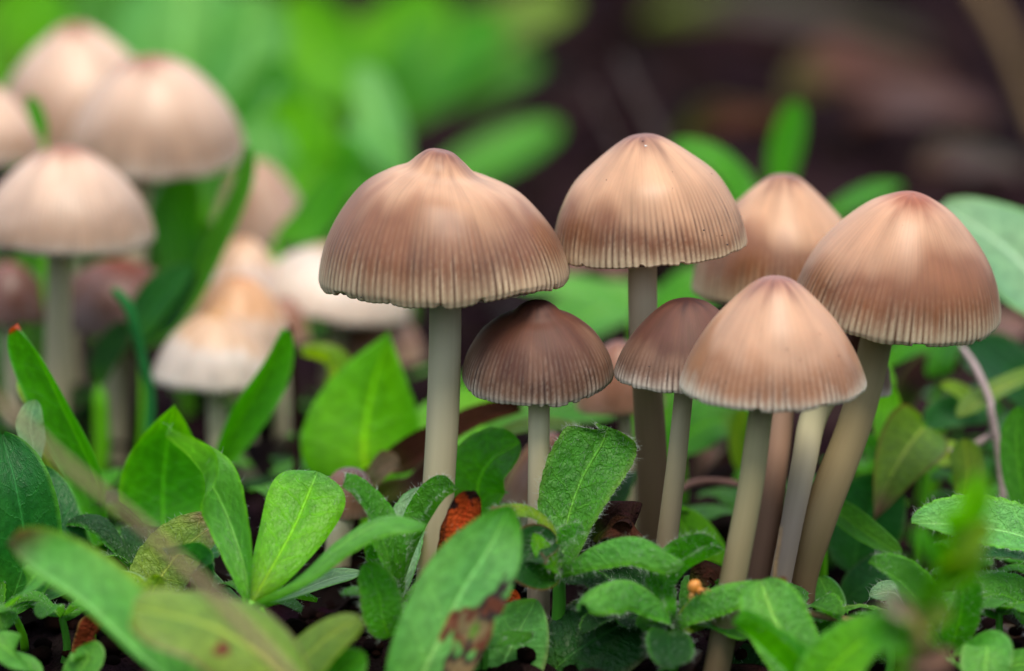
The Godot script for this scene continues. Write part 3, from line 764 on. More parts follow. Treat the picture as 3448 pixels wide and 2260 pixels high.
	leaf(p, [V(-41.93, 2.46, -9.04), V(-43.28, 11.27, -10.75), V(-46.52, 18.96, -11.22), V(-49.17, 24.87, -11.35), V(-51.19, 28.47, -11.04)], 5.74, Vector3(-0.512, 0.408, 0.756), Vector3(-0.752, 0.223, 0.621), {"tone": "bright", "a": 0.75, "b": 0.62, "cup": 0.3, "fold": 0.35, "edge": "frost", "spots": [[0.985, 0.0, 0.9, "red", "rust"]]})
	leaf(p, [V(-46.76, 16.33, -12.75), V(-49.35, 19.66, -14.42), V(-51.28, 22.47, -15.98)], 3.51, Vector3(0.192, 0.373, 0.908), Vector3(0.000, 0.380, 0.925), {"tone": "yellow", "a": 0.8, "b": 0.5, "tip": "lime"})
	p = plant("olive_leaf", "yellowish olive leaf leaning left beside the long red tipped leaf", "leaf", V(-42.63, 0.23, -16.75), 0.5, "lime", "")
	leaf(p, [V(-42.63, 0.23, -16.75), V(-45.52, 6.32, -15.90), V(-48.35, 12.35, -14.02), V(-49.99, 16.69, -12.82)], 4.57, Vector3(-0.207, 0.667, 0.715), Vector3(-0.318, 0.578, 0.752), {"tone": "olive", "cup": 0.3, "tip": "yellow", "edge": "yellow", "a": 0.9, "b": 0.55})
	p = plant("dark_teal_leaf", "broad dark bluish green leaf cut by the left edge", "leaf", V(-50.37, 2.68, 7.22), 0.4, "lime", "")
	leaf(p, [V(-50.37, 2.68, 7.22), V(-48.48, 8.67, 8.09), V(-49.00, 15.44, 8.82), V(-50.75, 20.44, 5.81)], 7.32, Vector3(0.302, 0.469, 0.830), Vector3(0.199, 0.562, 0.803), {"tone": "teal", "cup": 0.25, "edge": "mint", "a": 0.6, "b": 0.6})
	leaf(p, [V(-50.37, 2.68, 7.22), V(-45.24, 5.48, 2.60), V(-46.35, 11.42, -0.59), V(-48.26, 14.83, -3.29)], 4.52, Vector3(0.505, 0.452, 0.735), Vector3(0.597, 0.524, 0.608), {"tone": "teal", "cup": 0.3, "edge": "mint", "a": 0.9, "b": 0.55})
	leaf(p, [V(-50.59, 4.36, 15.04), V(-48.17, 6.84, 18.64), V(-46.25, 9.39, 20.18), V(-45.04, 10.73, 17.88)], 2.95, Vector3(0.196, 0.882, 0.428), Vector3(0.207, 0.913, 0.351), {"tone": "mint", "a": 0.9, "b": 0.55})
	p = plant("pale_bud_leaf", "small pale silvery bud leaf between the teal leaf and the red tipped leaf", "leaf", V(-49.48, 13.08, -4.99), 0.3, "lime", "")
	leaf(p, [V(-49.48, 13.08, -4.99), V(-49.12, 16.55, -5.66), V(-49.48, 18.93, -6.13), V(-48.95, 21.32, -6.59)], 2.92, Vector3(0.303, 0.650, 0.697), Vector3(0.000, 0.682, 0.731), {"tone": "pale", "a": 0.9, "b": 0.55})
	p = plant("broad_oval_leaf", "broad upright bright green leaf with a pointed tip, behind the curved leaf", "leaf", V(-36.28, 5.06, -11.58), 0.6, "lime", "")
	leaf(p, [V(-36.28, 5.06, -11.58), V(-36.69, 8.36, -13.24), V(-36.28, 13.91, -13.30), V(-35.07, 19.84, -11.40)], 9.46, Vector3(0.048, 0.423, 0.905), Vector3(0.148, 0.284, 0.947), {"tone": "bright", "a": 0.62, "b": 0.85, "cup": 0.12, "fold": 0.15, "edge": "lime", "tip": "lime", "veins": 0.6})
	p = plant("rosette_plant", "bright green three leaved seedling in front, left of the tallest stem", "plant", V(-25.30, 6.83, 20.68), 1.4, "lime", "")
	leaf(p, [V(-25.30, 6.83, 20.68), V(-26.07, 10.32, 17.96), V(-28.30, 15.58, 14.90), V(-30.66, 19.94, 16.09), V(-32.99, 23.82, 21.45)], 5.06, Vector3(-0.457, 0.595, 0.661), Vector3(0.098, 0.923, 0.371), {"tone": "mint", "a": 1.0, "b": 0.55, "cup": 0.35, "fold": 0.3, "edge": "lime", "base": "lime", "veins": 0.5, "teeth": 9, "tooth": 0.03, "mat": "leaf", "hair": 60})
	leaf(p, [V(-25.30, 6.83, 20.68), V(-23.56, 9.50, 18.12), V(-21.44, 12.87, 14.41), V(-20.08, 15.71, 11.82), V(-19.16, 17.73, 10.41)], 7.72, Vector3(-0.097, 0.421, 0.902), Vector3(-0.048, 0.464, 0.884), {"tone": "lime", "a": 1.05, "b": 0.42, "cup": -0.12, "fold": 0.05, "edge": "lime", "tip": "mint", "base": "yellow", "veins": 0.4, "hair": 80})
	leaf(p, [V(-25.07, 7.25, 21.61), V(-20.16, 10.35, 23.05), V(-16.00, 13.75, 23.41), V(-12.28, 15.88, 24.01), V(-8.24, 16.08, 24.99)], 3.81, Vector3(0.101, 0.917, 0.386), Vector3(-0.099, 0.959, 0.267), {"tone": "mint", "a": 0.9, "b": 0.5, "cup": -0.3, "fold": 0.1, "edge": "lime", "base": "lime", "veins": 0.4, "hair": 40})
	leaf(p, [V(-25.02, 6.14, 18.77), V(-21.50, 6.43, 14.64), V(-17.89, 6.86, 10.48), V(-14.99, 6.99, 8.42)], 2.67, Vector3(0.000, 0.900, 0.436), Vector3(0.000, 0.934, 0.358), {"tone": "pale", "edge": "mint", "a": 0.9, "b": 0.55})
	leaf(p, [V(-25.79, 5.62, 16.84), V(-30.73, 5.13, 4.71), V(-32.52, 5.34, -1.45)], 2.52, Vector3(0.000, 0.742, 0.671), Vector3(0.000, 0.742, 0.671), {"tone": "teal", "a": 0.9, "b": 0.55})
	p = plant("hairy_pale_leaf", "pale downy leaf low at the left with a pinkish pointed tip", "leaf", V(-35.60, 5.08, 12.87), 0.5, "lime", "")
	leaf(p, [V(-35.60, 5.08, 12.87), V(-34.63, 7.32, 11.41), V(-32.29, 10.24, 10.84), V(-28.89, 12.59, 9.37)], 6.99, Vector3(-0.246, 0.642, 0.726), Vector3(-0.153, 0.705, 0.693), {"tone": "wither", "teeth": 8, "tooth": 0.04, "hair": 160, "tip": "pinkish", "edge": "olive", "cup": 0.15, "a": 0.6, "b": 0.6})
	p = plant("rolled_teal_leaf", "small rolled bluish leaf in front of the pale downy leaf", "leaf", V(-29.78, 5.35, 17.91), 0.4, "lime", "")
	leaf(p, [V(-29.78, 5.35, 17.91), V(-29.56, 8.59, 16.26), V(-31.28, 11.22, 17.79), V(-33.09, 12.05, 21.70)], 3.09, Vector3(-0.598, 0.489, 0.636), Vector3(-0.331, 0.930, 0.157), {"tone": "teal", "edge": "mint", "cup": 0.5, "a": 0.6, "b": 0.4, "hair": 50})
	p = plant("crinkled_pale_leaf", "crinkled pale yellow green leaf with a brown rim, low at the left", "leaf", V(-35.87, 5.82, 18.84), 0.4, "lime", "")
	leaf(p, [V(-35.87, 5.82, 18.84), V(-37.32, 7.76, 16.42), V(-38.79, 8.68, 18.28), V(-39.20, 8.64, 22.36)], 3.42, Vector3(0.100, 0.895, 0.434), Vector3(0.105, 0.928, 0.356), {"tone": "yellow", "wave": 0.35, "hair": 120, "edge": "pale", "cup": 0.4, "a": 0.5, "b": 0.4})
	leaf(p, [V(-35.36, 6.08, 19.80), V(-35.03, 7.45, 18.52), V(-33.99, 9.09, 18.20)], 2.50, Vector3(0.100, 0.738, 0.667), Vector3(0.100, 0.738, 0.667), {"tone": "yellow", "wave": 0.3, "a": 0.5, "b": 0.4, "edge": "olive"})
	p = plant("hairy_bud_tip", "tiny bristly brown green bud tip poking up at the lower left", "leaf", V(-40.88, 5.29, 16.90), 0.3, "lime", "")
	leaf(p, [V(-40.88, 5.29, 16.90), V(-41.01, 7.35, 16.50), V(-40.90, 9.17, 17.17)], 1.51, Vector3(0.282, 0.364, 0.888), Vector3(0.282, 0.364, 0.888), {"tone": "olive", "teeth": 6, "hair": 140, "hair_len": 0.5, "tip": "straw"})
	p = plant("channelled_leaf", "long green blade leaf leaning right, in front of the lowest cream cap", "leaf", V(-32.49, 8.76, -30.63), 0.5, "lime", "")
	leaf(p, [V(-32.49, 8.76, -30.63), V(-29.83, 13.83, -30.60), V(-26.95, 19.10, -30.61), V(-25.01, 24.26, -30.59)], 4.61, Vector3(0.466, 0.463, 0.754), Vector3(0.677, 0.241, 0.696), {"tone": "bright", "a": 0.5, "b": 0.42, "cup": 0.4, "fold": 0.4, "edge": "mint"})
	p = plant("strap_leaf", "long dark green blurred blade crossing the low blurred caps", "leaf", V(-43.00, 16.92, -58.71), 0.4, "lime", "")
	leaf(p, [V(-43.00, 16.92, -58.71), V(-38.50, 22.32, -59.76), V(-34.75, 29.68, -61.19), V(-32.10, 35.57, -62.33), V(-31.20, 39.50, -63.10)], 3.80, Vector3(0.830, 0.303, 0.469), Vector3(0.843, 0.204, 0.497), {"tone": "mid", "a": 0.4, "b": 0.45, "cup": 0.4, "fold": 0.4, "edge": "bright"})
	leaf(p, [V(-43.00, 16.92, -58.71), V(-42.00, 19.86, -59.28), V(-40.00, 22.81, -59.85), V(-37.00, 25.75, -60.42)], 6.00, Vector3(0.302, 0.469, 0.830), Vector3(0.389, 0.453, 0.802), {"tone": "teal", "a": 0.5, "b": 0.5})
	p = plant("glowing_leaf_plant", "large bright yellow green pointed leaf behind and left of the tallest stem", "plant", V(-15.93, 5.76, -34.13), 0.7, "lime", "")
	leaf(p, [V(-15.93, 5.76, -34.13), V(-16.40, 10.43, -35.03), V(-15.31, 16.50, -36.21), V(-13.52, 22.66, -36.39)], 13.79, Vector3(0.098, 0.333, 0.938), Vector3(0.194, 0.328, 0.925), {"tone": "lime", "a": 0.55, "b": 1.15, "cup": -0.1, "fold": -0.12, "edge": "lime", "veins": 0.4})
	leaf(p, [V(-14.95, 4.86, -40.06), V(-10.66, 8.21, -42.75), V(-5.84, 11.11, -45.35), V(-0.98, 12.23, -47.61)], 7.23, Vector3(0.100, 0.738, 0.667), Vector3(0.100, 0.738, 0.667), {"tone": "lime", "a": 0.6, "b": 0.6, "edge": "lime", "veins": 0.4})
	leaf(p, [V(-17.43, 5.77, -36.17), V(-19.58, 9.06, -36.80), V(-21.25, 13.28, -37.62)], 4.30, Vector3(-0.291, 0.548, 0.784), Vector3(-0.302, 0.469, 0.830), {"tone": "bright", "a": 0.7, "b": 0.6, "edge": "yellow"})
	p = plant("curled_yellow_leaf", "curled yellow green leaf tip with an orange brown margin, left of the glowing leaf", "leaf", V(-18.89, 12.73, -43.63), 0.4, "lime", "")
	leaf(p, [V(-18.89, 12.73, -43.63), V(-19.47, 15.82, -44.23), V(-21.26, 18.01, -43.64), V(-23.57, 19.02, -41.80)], 4.36, Vector3(-0.303, 0.650, 0.697), Vector3(-0.303, 0.890, 0.342), {"tone": "yellow", "cup": 0.5, "a": 0.6, "b": 0.5, "edge": "rust", "edge_amount": 0.7})
	leaf(p, [V(-19.13, 12.01, -43.49), V(-18.41, 14.39, -43.95), V(-17.19, 15.58, -44.18)], 1.94, Vector3(0.505, 0.452, 0.735), Vector3(0.505, 0.452, 0.735), {"tone": "rust", "mat": "dry", "a": 0.5, "b": 0.5})
	twig("dry_stalk", "thin dark dead stalk standing by the green blade", "stem", [V(-23.66, 5.29, -32.00), V(-23.66, 12.26, -33.35), V(-23.98, 18.96, -33.64), V(-24.45, 24.06, -34.63)], [0.426, 0.379, 0.33, 0.236], "umber", {})
	twig("curved_green_stem", "thin curved greyish green stem under the left blurred caps", "stem", [V(-40.74, 8.65, -40.80), V(-40.50, 14.33, -41.90), V(-41.46, 18.59, -42.73), V(-42.91, 23.79, -43.74), V(-44.95, 25.80, -46.17)], [0.482, 0.53, 0.579, 0.53, 0.387], "teal", {})
	twig("pale_foreground_stem", "out of focus straw coloured stem slanting across the left foreground", "stem", [V(-17.14, 15.31, 78.11), V(-22.04, 20.46, 77.11), V(-30.08, 28.19, 75.61), V(-36.38, 33.34, 74.61), V(-42.68, 39.18, 73.47)], [0.455, 0.455, 0.42, 0.385, 0.35], "pinkstraw", {})
	p = plant("foreground_trough_leaf", "long blurred pale green leaf with purple tip in the lower left foreground", "leaf", V(-28.25, 3.09, 41.78), 0.0, "lime", "")
	leaf(p, [V(-28.25, 3.09, 41.78), V(-33.75, 7.71, 40.88), V(-38.74, 12.59, 40.95), V(-42.92, 15.72, 41.36), V(-45.73, 18.14, 40.89)], 7.85, Vector3(0.215, 0.879, 0.426), Vector3(0.252, 0.857, 0.449), {"tone": "frost", "cup": 0.45, "fold": 0.3, "edge": "yellow", "tip": "mauve", "a": 0.5, "b": 0.55, "veins": 0.3})
	p = plant("foreground_spotted_leaf", "blurred olive green leaf with one dark red spot at the bottom left", "leaf", V(-18.02, 5.37, 49.48), 0.0, "lime", "")
	leaf(p, [V(-18.02, 5.37, 49.48), V(-22.62, 9.89, 48.61), V(-27.22, 12.52, 48.09), V(-33.64, 14.37, 48.75)], 9.97, Vector3(-0.204, 0.867, 0.454), Vector3(-0.100, 0.895, 0.434), {"tone": "wither", "cup": -0.2, "a": 0.5, "b": 0.35, "veins": 0.3, "edge": "pinkish", "spots": [[0.52, -0.42, 0.9, "rust", "rust"]]})
	p = plant("foreground_corner_leaf", "small green leaf in the bottom left corner with a purple spot", "leaf", V(-46.37, -1.48, 26.37), 0.0, "lime", "")
	leaf(p, [V(-46.37, -1.48, 26.37), V(-46.37, 1.74, 25.74), V(-47.34, 3.90, 27.36), V(-49.79, 5.50, 27.05)], 4.51, Vector3(0.100, 0.895, 0.434), Vector3(0.100, 0.895, 0.434), {"tone": "mint", "edge": "mint", "a": 0.9, "b": 0.55})
	leaf(p, [V(-42.68, -1.48, 26.37), V(-41.45, 1.34, 25.82), V(-40.42, 2.95, 25.50), V(-41.03, 4.16, 25.27)], 3.69, Vector3(-0.207, 0.667, 0.715), Vector3(-0.196, 0.727, 0.658), {"tone": "mint", "a": 0.5, "b": 0.4})
	p = plant("foreground_olive_point", "blurred yellowish olive leaf pointing right at the bottom, left of the large front leaf", "leaf", V(-23.42, 1.56, 38.00), 0.0, "lime", "")
	leaf(p, [V(-23.42, 1.56, 38.00), V(-20.64, 4.67, 37.39), V(-17.46, 7.79, 36.79), V(-13.93, 10.16, 37.35)], 5.95, Vector3(-0.298, 0.728, 0.618), Vector3(-0.309, 0.827, 0.470), {"tone": "olive", "cup": -0.15, "a": 0.5, "b": 0.55, "edge": "yellow", "veins": 0.3})
	leaf(p, [V(-22.75, -0.97, 36.46), V(-18.76, 2.16, 35.85), V(-15.52, 4.79, 36.35), V(-13.53, 6.35, 36.05)], 4.39, Vector3(-0.207, 0.667, 0.715), Vector3(-0.207, 0.667, 0.715), {"tone": "bright", "a": 0.5, "b": 0.5, "veins": 0.3})
	p = plant("foreground_lesion_leaf", "large blurred green leaf in the middle foreground with a brown ringed sore", "leaf", V(-10.38, -0.19, 36.30), 0.0, "lime", "")
	leaf(p, [V(-10.38, -0.19, 36.30), V(-7.58, 5.69, 35.16), V(-4.72, 11.31, 33.05), V(-2.01, 15.38, 31.24), V(-0.16, 18.85, 29.55)], 8.58, Vector3(0.227, 0.664, 0.712), Vector3(0.298, 0.599, 0.743), {"tone": "frost", "cup": 0.12, "fold": 0.1, "a": 0.5, "b": 0.7, "edge": "mint", "base": "mint", "tip": "bright", "veins": 0.25, "spots": [[0.4, 0.62, 1.9, "straw", "rust"], [0.4, 0.62, 0.8, "olive", "straw"], [0.53, 0.85, 1.3, "rust", "umber"], [0.25, 0.75, 1.5, "straw", "umber"]]})
	p = plant("foreground_mint_leaf", "pale mint leaf tip at the bottom middle, overlapping the sore leaf", "leaf", V(-3.34, -5.65, 21.06), 0.0, "lime", "")
	leaf(p, [V(-3.34, -5.65, 21.06), V(-1.67, -1.14, 20.19), V(0.42, 3.36, 19.31), V(2.38, 6.88, 18.63)], 7.92, Vector3(0.099, 0.607, 0.789), Vector3(0.151, 0.567, 0.810), {"tone": "frost", "a": 0.5, "b": 0.62, "cup": 0.1, "edge": "pinkish", "edge_amount": 0.4, "veins": 0.3, "hair": 60})
	twig("foreground_flower_stalk", "blurred yellow green flower stalk in the right foreground", "stem", [V(32.09, 12.92, 72.47), V(33.16, 17.82, 71.51), V(35.48, 23.07, 70.49), V(37.08, 27.62, 69.61), V(37.72, 30.07, 69.13)], [0.784, 0.784, 0.642, 0.57, 0.428], "lime", {})
	p = plant("foreground_sprig", "blurred foreground sprig of small yellow green leaves on the right", "plant", V(36.01, 23.07, 70.49), 0.0, "lime", "")
	leaf(p, [V(36.90, 26.22, 69.88), V(37.28, 29.62, 72.28), V(37.20, 31.91, 73.87)], 4.46, Vector3(0.105, 0.678, 0.727), Vector3(0.108, 0.779, 0.618), {"tone": "lime", "a": 0.6, "b": 0.5, "rows": 20})
	leaf(p, [V(36.01, 23.07, 70.49), V(37.90, 25.80, 73.02), V(39.30, 27.43, 74.74)], 4.46, Vector3(0.105, 0.678, 0.727), Vector3(0.108, 0.779, 0.618), {"tone": "yellow", "a": 0.6, "b": 0.5, "rows": 20})
	leaf(p, [V(35.65, 23.07, 70.49), V(34.36, 25.63, 73.05), V(32.64, 27.09, 74.81)], 3.57, Vector3(0.105, 0.678, 0.727), Vector3(0.108, 0.779, 0.618), {"tone": "bright", "a": 0.6, "b": 0.5, "rows": 20})
	leaf(p, [V(35.83, 23.42, 70.42), V(36.92, 24.94, 73.19), V(37.55, 25.36, 75.14)], 3.74, Vector3(0.105, 0.678, 0.727), Vector3(0.108, 0.779, 0.618), {"tone": "yellow", "a": 0.6, "b": 0.5, "rows": 20})
	leaf(p, [V(34.58, 20.62, 70.97), V(33.13, 23.03, 73.56), V(31.23, 24.33, 75.34)], 3.57, Vector3(0.105, 0.678, 0.727), Vector3(0.108, 0.779, 0.618), {"tone": "mid", "a": 0.6, "b": 0.5, "rows": 20})
	leaf(p, [V(34.94, 21.32, 70.83), V(37.01, 23.38, 73.49), V(38.60, 24.33, 75.34)], 4.01, Vector3(0.105, 0.678, 0.727), Vector3(0.108, 0.779, 0.618), {"tone": "lime", "a": 0.6, "b": 0.5, "rows": 20})
	leaf(p, [V(33.16, 17.82, 71.51), V(31.18, 18.70, 74.40), V(28.78, 18.47, 76.48)], 4.90, Vector3(0.105, 0.678, 0.727), Vector3(0.108, 0.779, 0.618), {"tone": "bright", "a": 0.6, "b": 0.5, "rows": 20})
	leaf(p, [V(32.80, 17.47, 71.58), V(34.54, 19.56, 74.23), V(35.79, 20.54, 76.08)], 4.28, Vector3(0.105, 0.678, 0.727), Vector3(0.108, 0.779, 0.618), {"tone": "olive", "a": 0.6, "b": 0.5, "rows": 20})
	leaf(p, [V(33.51, 19.22, 71.24), V(32.24, 20.78, 73.99), V(30.53, 21.23, 75.94)], 3.57, Vector3(0.105, 0.678, 0.727), Vector3(0.108, 0.779, 0.618), {"tone": "twigpale", "a": 0.6, "b": 0.5, "rows": 20})
	leaf(p, [V(33.16, 17.12, 71.65), V(32.95, 19.74, 74.20), V(32.29, 21.23, 75.94)], 4.90, Vector3(0.105, 0.678, 0.727), Vector3(0.108, 0.779, 0.618), {"tone": "twigpale", "a": 0.6, "b": 0.5, "rows": 20})
	leaf(p, [V(32.44, 15.72, 71.92), V(34.01, 16.62, 74.80), V(35.09, 16.41, 76.88)], 4.01, Vector3(0.105, 0.678, 0.727), Vector3(0.108, 0.779, 0.618), {"tone": "pinkish", "a": 0.6, "b": 0.5, "rows": 20})
	p = plant("downy_sprig", "hairy sprig in the middle with one tall bitten leaf, left of the thin dark stems", "plant", V(4.64, 8.29, 14.28), 0.7, "mid", "")
	leaf(p, [V(4.72, 8.91, 14.16), V(5.42, 12.99, 11.33), V(6.88, 16.92, 9.55), V(8.86, 20.04, 7.92), V(9.46, 21.63, 7.61)], 7.84, Vector3(-0.236, 0.411, 0.881), Vector3(-0.099, 0.286, 0.953), {"tone": "mid", "a": 0.45, "b": 0.26, "cup": 0.08, "fold": 0.16, "rib": 1.2, "bites": [[0.93, -1, 0.75, 0.07], [0.8, -1, 0.12, 0.05]], "teeth": 14, "tooth": 0.03, "hair": 760, "edge": "olive", "edge_amount": 0.4, "wave": 0.1, "label": "tall upright hairy leaf with a bitten blunt tip"})
	leaf(p, [V(4.62, 9.99, 14.97), V(4.11, 13.11, 15.38), V(1.67, 15.41, 15.95), V(-2.00, 15.96, 17.88)], 3.28, Vector3(0.257, 0.937, 0.237), Vector3(0.105, 0.986, 0.129), {"tone": "yellow", "cup": -0.3, "tip": "pinkish", "edge": "olive", "hair": 320, "teeth": 8, "a": 0.7, "b": 0.6})
	leaf(p, [V(4.53, 9.00, 16.18), V(7.90, 12.28, 18.60), V(12.00, 13.59, 20.38), V(16.63, 11.15, 20.86)], 4.70, Vector3(0.051, 0.942, 0.333), Vector3(0.100, 0.895, 0.434), {"tone": "mint", "cup": -0.25, "fold": -0.55, "edge": "lime", "teeth": 9, "tooth": 0.04, "hair": 340, "a": 0.8, "b": 0.5})
	leaf(p, [V(4.28, 9.41, 16.10), V(4.61, 11.26, 15.74), V(5.65, 12.53, 16.51), V(7.01, 13.43, 17.36)], 3.10, Vector3(-0.309, 0.745, 0.591), Vector3(-0.212, 0.850, 0.483), {"tone": "bright", "hair": 260, "teeth": 5, "edge": "mint", "cup": 0.3})
	leaf(p, [V(4.61, 9.00, 16.18), V(4.17, 10.32, 17.96), V(2.99, 11.59, 18.73), V(2.08, 13.43, 18.38)], 2.52, Vector3(0.408, 0.557, 0.724), Vector3(0.390, 0.628, 0.673), {"tone": "lime", "hair": 200, "teeth": 4, "edge": "lime"})
	leaf(p, [V(4.18, 8.63, 17.27), V(2.50, 9.34, 19.17), V(1.04, 10.82, 19.90), V(2.08, 12.20, 18.61), V(4.25, 12.29, 17.58)], 4.35, Vector3(0.101, 0.570, 0.815), Vector3(0.303, 0.650, 0.697), {"tone": "dark", "a": 0.6, "b": 0.4, "edge": "rust", "cup": 0.3, "hair": 80})
	leaf(p, [V(4.64, 7.67, 14.40), V(5.89, 7.92, 15.37), V(7.76, 8.09, 16.36), V(8.78, 6.79, 17.63)], 2.95, Vector3(0.105, 0.928, 0.356), Vector3(0.105, 0.928, 0.356), {"tone": "dark", "hair": 180, "teeth": 6, "edge": "bright", "cup": 0.3})
	p = plant("serrated_sprig", "hairy sprig with arching toothed leaves in front of the clump's stems", "plant", V(15.52, 4.10, 19.17), 0.9, "mid", "")
	leaf(p, [V(15.43, 4.38, 19.11), V(14.27, 7.62, 21.54), V(11.32, 9.95, 23.13), V(8.62, 9.72, 24.19), V(6.77, 8.63, 26.44)], 4.92, Vector3(-0.102, 0.912, 0.397), Vector3(-0.204, 0.867, 0.454), {"tone": "mint", "cup": -0.25, "fold": -0.55, "edge": "lime", "teeth": 10, "tooth": 0.045, "hair": 330, "a": 0.7, "b": 0.38})
	leaf(p, [V(15.27, 4.38, 19.11), V(15.26, 6.79, 17.63), V(16.73, 9.25, 17.15), V(18.77, 10.81, 17.87), V(20.47, 11.96, 18.66)], 3.50, Vector3(-0.640, 0.541, 0.546), Vector3(-0.539, 0.738, 0.406), {"tone": "bright", "cup": 0.8, "fold": 0.8, "edge": "mint", "teeth": 9, "tooth": 0.05, "hair": 460, "a": 0.7, "b": 0.6})
	leaf(p, [V(15.52, 4.38, 19.11), V(17.01, 7.15, 20.61), V(19.86, 8.96, 21.28), V(23.31, 9.70, 22.16)], 4.50, Vector3(0.101, 0.938, 0.332), Vector3(0.000, 0.943, 0.333), {"tone": "mint", "cup": -0.25, "fold": -0.55, "edge": "lime", "teeth": 9, "tooth": 0.04, "hair": 280, "a": 0.7, "b": 0.4})
	leaf(p, [V(15.31, 4.32, 18.11), V(14.37, 5.76, 13.75), V(11.93, 6.86, 10.48), V(8.99, 7.74, 8.27)], 4.35, Vector3(0.000, 0.829, 0.559), Vector3(-0.101, 0.825, 0.556), {"tone": "dark", "cup": 0.2, "fold": 0.2, "edge": "mid", "teeth": 10, "hair": 260})
	leaf(p, [V(15.39, 4.65, 20.08), V(14.93, 6.34, 20.77), V(14.18, 8.27, 18.36), V(13.80, 10.07, 16.99)], 2.50, Vector3(0.206, 0.481, 0.852), Vector3(0.199, 0.562, 0.803), {"tone": "bright", "hair": 200, "teeth": 6})
	leaf(p, [V(15.60, 4.44, 20.12), V(15.02, 4.70, 24.15), V(15.02, 4.10, 27.32), V(15.26, 3.17, 29.54)], 4.66, Vector3(0.100, 0.862, 0.496), Vector3(0.100, 0.783, 0.614), {"tone": "dark", "a": 0.5, "b": 0.35, "cup": 0.1, "edge": "mid", "teeth": 8, "tooth": 0.04, "hair": 160})
	leaf(p, [V(16.10, 3.50, 18.27), V(17.61, 4.47, 17.06), V(19.39, 5.19, 14.88), V(20.77, 5.08, 12.87)], 3.35, Vector3(0.105, 0.678, 0.727), Vector3(0.105, 0.678, 0.727), {"tone": "yellow", "a": 0.6, "b": 0.6, "hair": 80})
	p = plant("flat_dark_leaf", "large flat dark green leaf lying at the bottom under the hairy sprigs", "leaf", V(2.10, -2.11, 18.34), 0.0, "lime", "")
	leaf(p, [V(2.10, -2.11, 18.34), V(5.87, 1.18, 17.70), V(10.51, 3.79, 16.17), V(16.06, 5.34, 13.84)], 10.90, Vector3(-0.051, 0.855, 0.515), Vector3(-0.052, 0.885, 0.464), {"tone": "dark", "a": 0.5, "b": 0.5, "edge": "rust", "edge_amount": 0.25, "cup": -0.1, "veins": 0.4, "mat": "hairy"})
	p = plant("glowing_shade_leaf", "smooth yellow green leaf behind the thin stems, lit from behind", "leaf", V(22.54, -1.14, -10.37), 0.4, "lime", "")
	leaf(p, [V(22.54, -1.14, -10.37), V(20.73, 2.40, -11.06), V(18.48, 5.94, -11.75), V(16.68, 8.60, -12.27)], 5.41, Vector3(0.302, 0.469, 0.830), Vector3(0.302, 0.469, 0.830), {"tone": "lime", "a": 0.6, "b": 0.6, "edge": "lime", "veins": 0.3})
	p = plant("left_downy_sprig", "hairy sprig with folded upright leaves at the foot of the tallest stem", "plant", V(-11.17, 5.60, 14.80), 0.9, "mid", "")
	leaf(p, [V(-11.17, 5.81, 14.76), V(-9.93, 9.49, 13.03), V(-8.45, 12.81, 12.38), V(-6.74, 15.53, 12.87), V(-5.21, 16.67, 13.67)], 3.63, Vector3(-0.717, 0.510, 0.475), Vector3(-0.609, 0.695, 0.382), {"tone": "mid", "cup": 0.5, "fold": 0.6, "teeth": 10, "tooth": 0.04, "hair": 420, "edge": "bright", "a": 0.7, "b": 0.5})
	leaf(p, [V(-11.17, 6.01, 14.72), V(-11.95, 10.23, 15.94), V(-13.42, 13.94, 15.22), V(-15.26, 16.64, 15.71), V(-16.47, 17.61, 16.54)], 4.38, Vector3(0.198, 0.813, 0.548), Vector3(0.303, 0.890, 0.342), {"tone": "mid", "teeth": 11, "tooth": 0.06, "hair": 380, "edge": "bright", "cup": 0.2, "fold": 0.3, "a": 0.7, "b": 0.45})
	leaf(p, [V(-11.41, 4.93, 13.92), V(-12.05, 7.83, 13.35), V(-13.10, 10.32, 12.87), V(-13.91, 12.63, 13.44)], 3.38, Vector3(0.302, 0.469, 0.830), Vector3(0.302, 0.469, 0.830), {"tone": "bright", "teeth": 8, "hair": 300, "a": 0.5, "b": 0.4})
	leaf(p, [V(-11.08, 4.56, 10.93), V(-10.55, 8.18, 6.15), V(-10.30, 11.51, 3.47), V(-8.89, 14.08, 1.95)], 3.66, Vector3(-0.207, 0.667, 0.715), Vector3(-0.199, 0.562, 0.803), {"tone": "pale", "teeth": 9, "tooth": 0.06, "hair": 120, "a": 0.7, "b": 0.5, "edge": "mint"})
	leaf(p, [V(-11.11, 5.71, 16.82), V(-12.93, 7.45, 18.52), V(-14.97, 7.92, 19.45), V(-16.51, 7.81, 20.49)], 1.93, Vector3(0.000, 0.969, 0.245), Vector3(0.000, 0.969, 0.245), {"tone": "mint", "teeth": 7, "hair": 180})
	leaf(p, [V(-10.93, 5.65, 15.81), V(-9.23, 7.76, 16.42), V(-7.74, 8.22, 17.35), V(-6.26, 8.68, 18.28)], 1.85, Vector3(0.000, 0.969, 0.245), Vector3(0.000, 0.969, 0.245), {"tone": "mint", "teeth": 7, "hair": 160})
	leaf(p, [V(-11.79, 4.16, 22.21), V(-12.38, 6.05, 22.87), V(-12.79, 8.48, 22.39), V(-14.03, 11.32, 21.84)], 4.14, Vector3(0.101, 0.570, 0.815), Vector3(0.199, 0.562, 0.803), {"tone": "bright", "teeth": 8, "hair": 240, "a": 0.5, "b": 0.4})
	p = plant("backlit_round_leaf", "rounded bright green leaf behind, between the tallest stem and the nippled mushroom", "leaf", V(-3.11, 9.13, -6.26), 0.5, "lime", "")
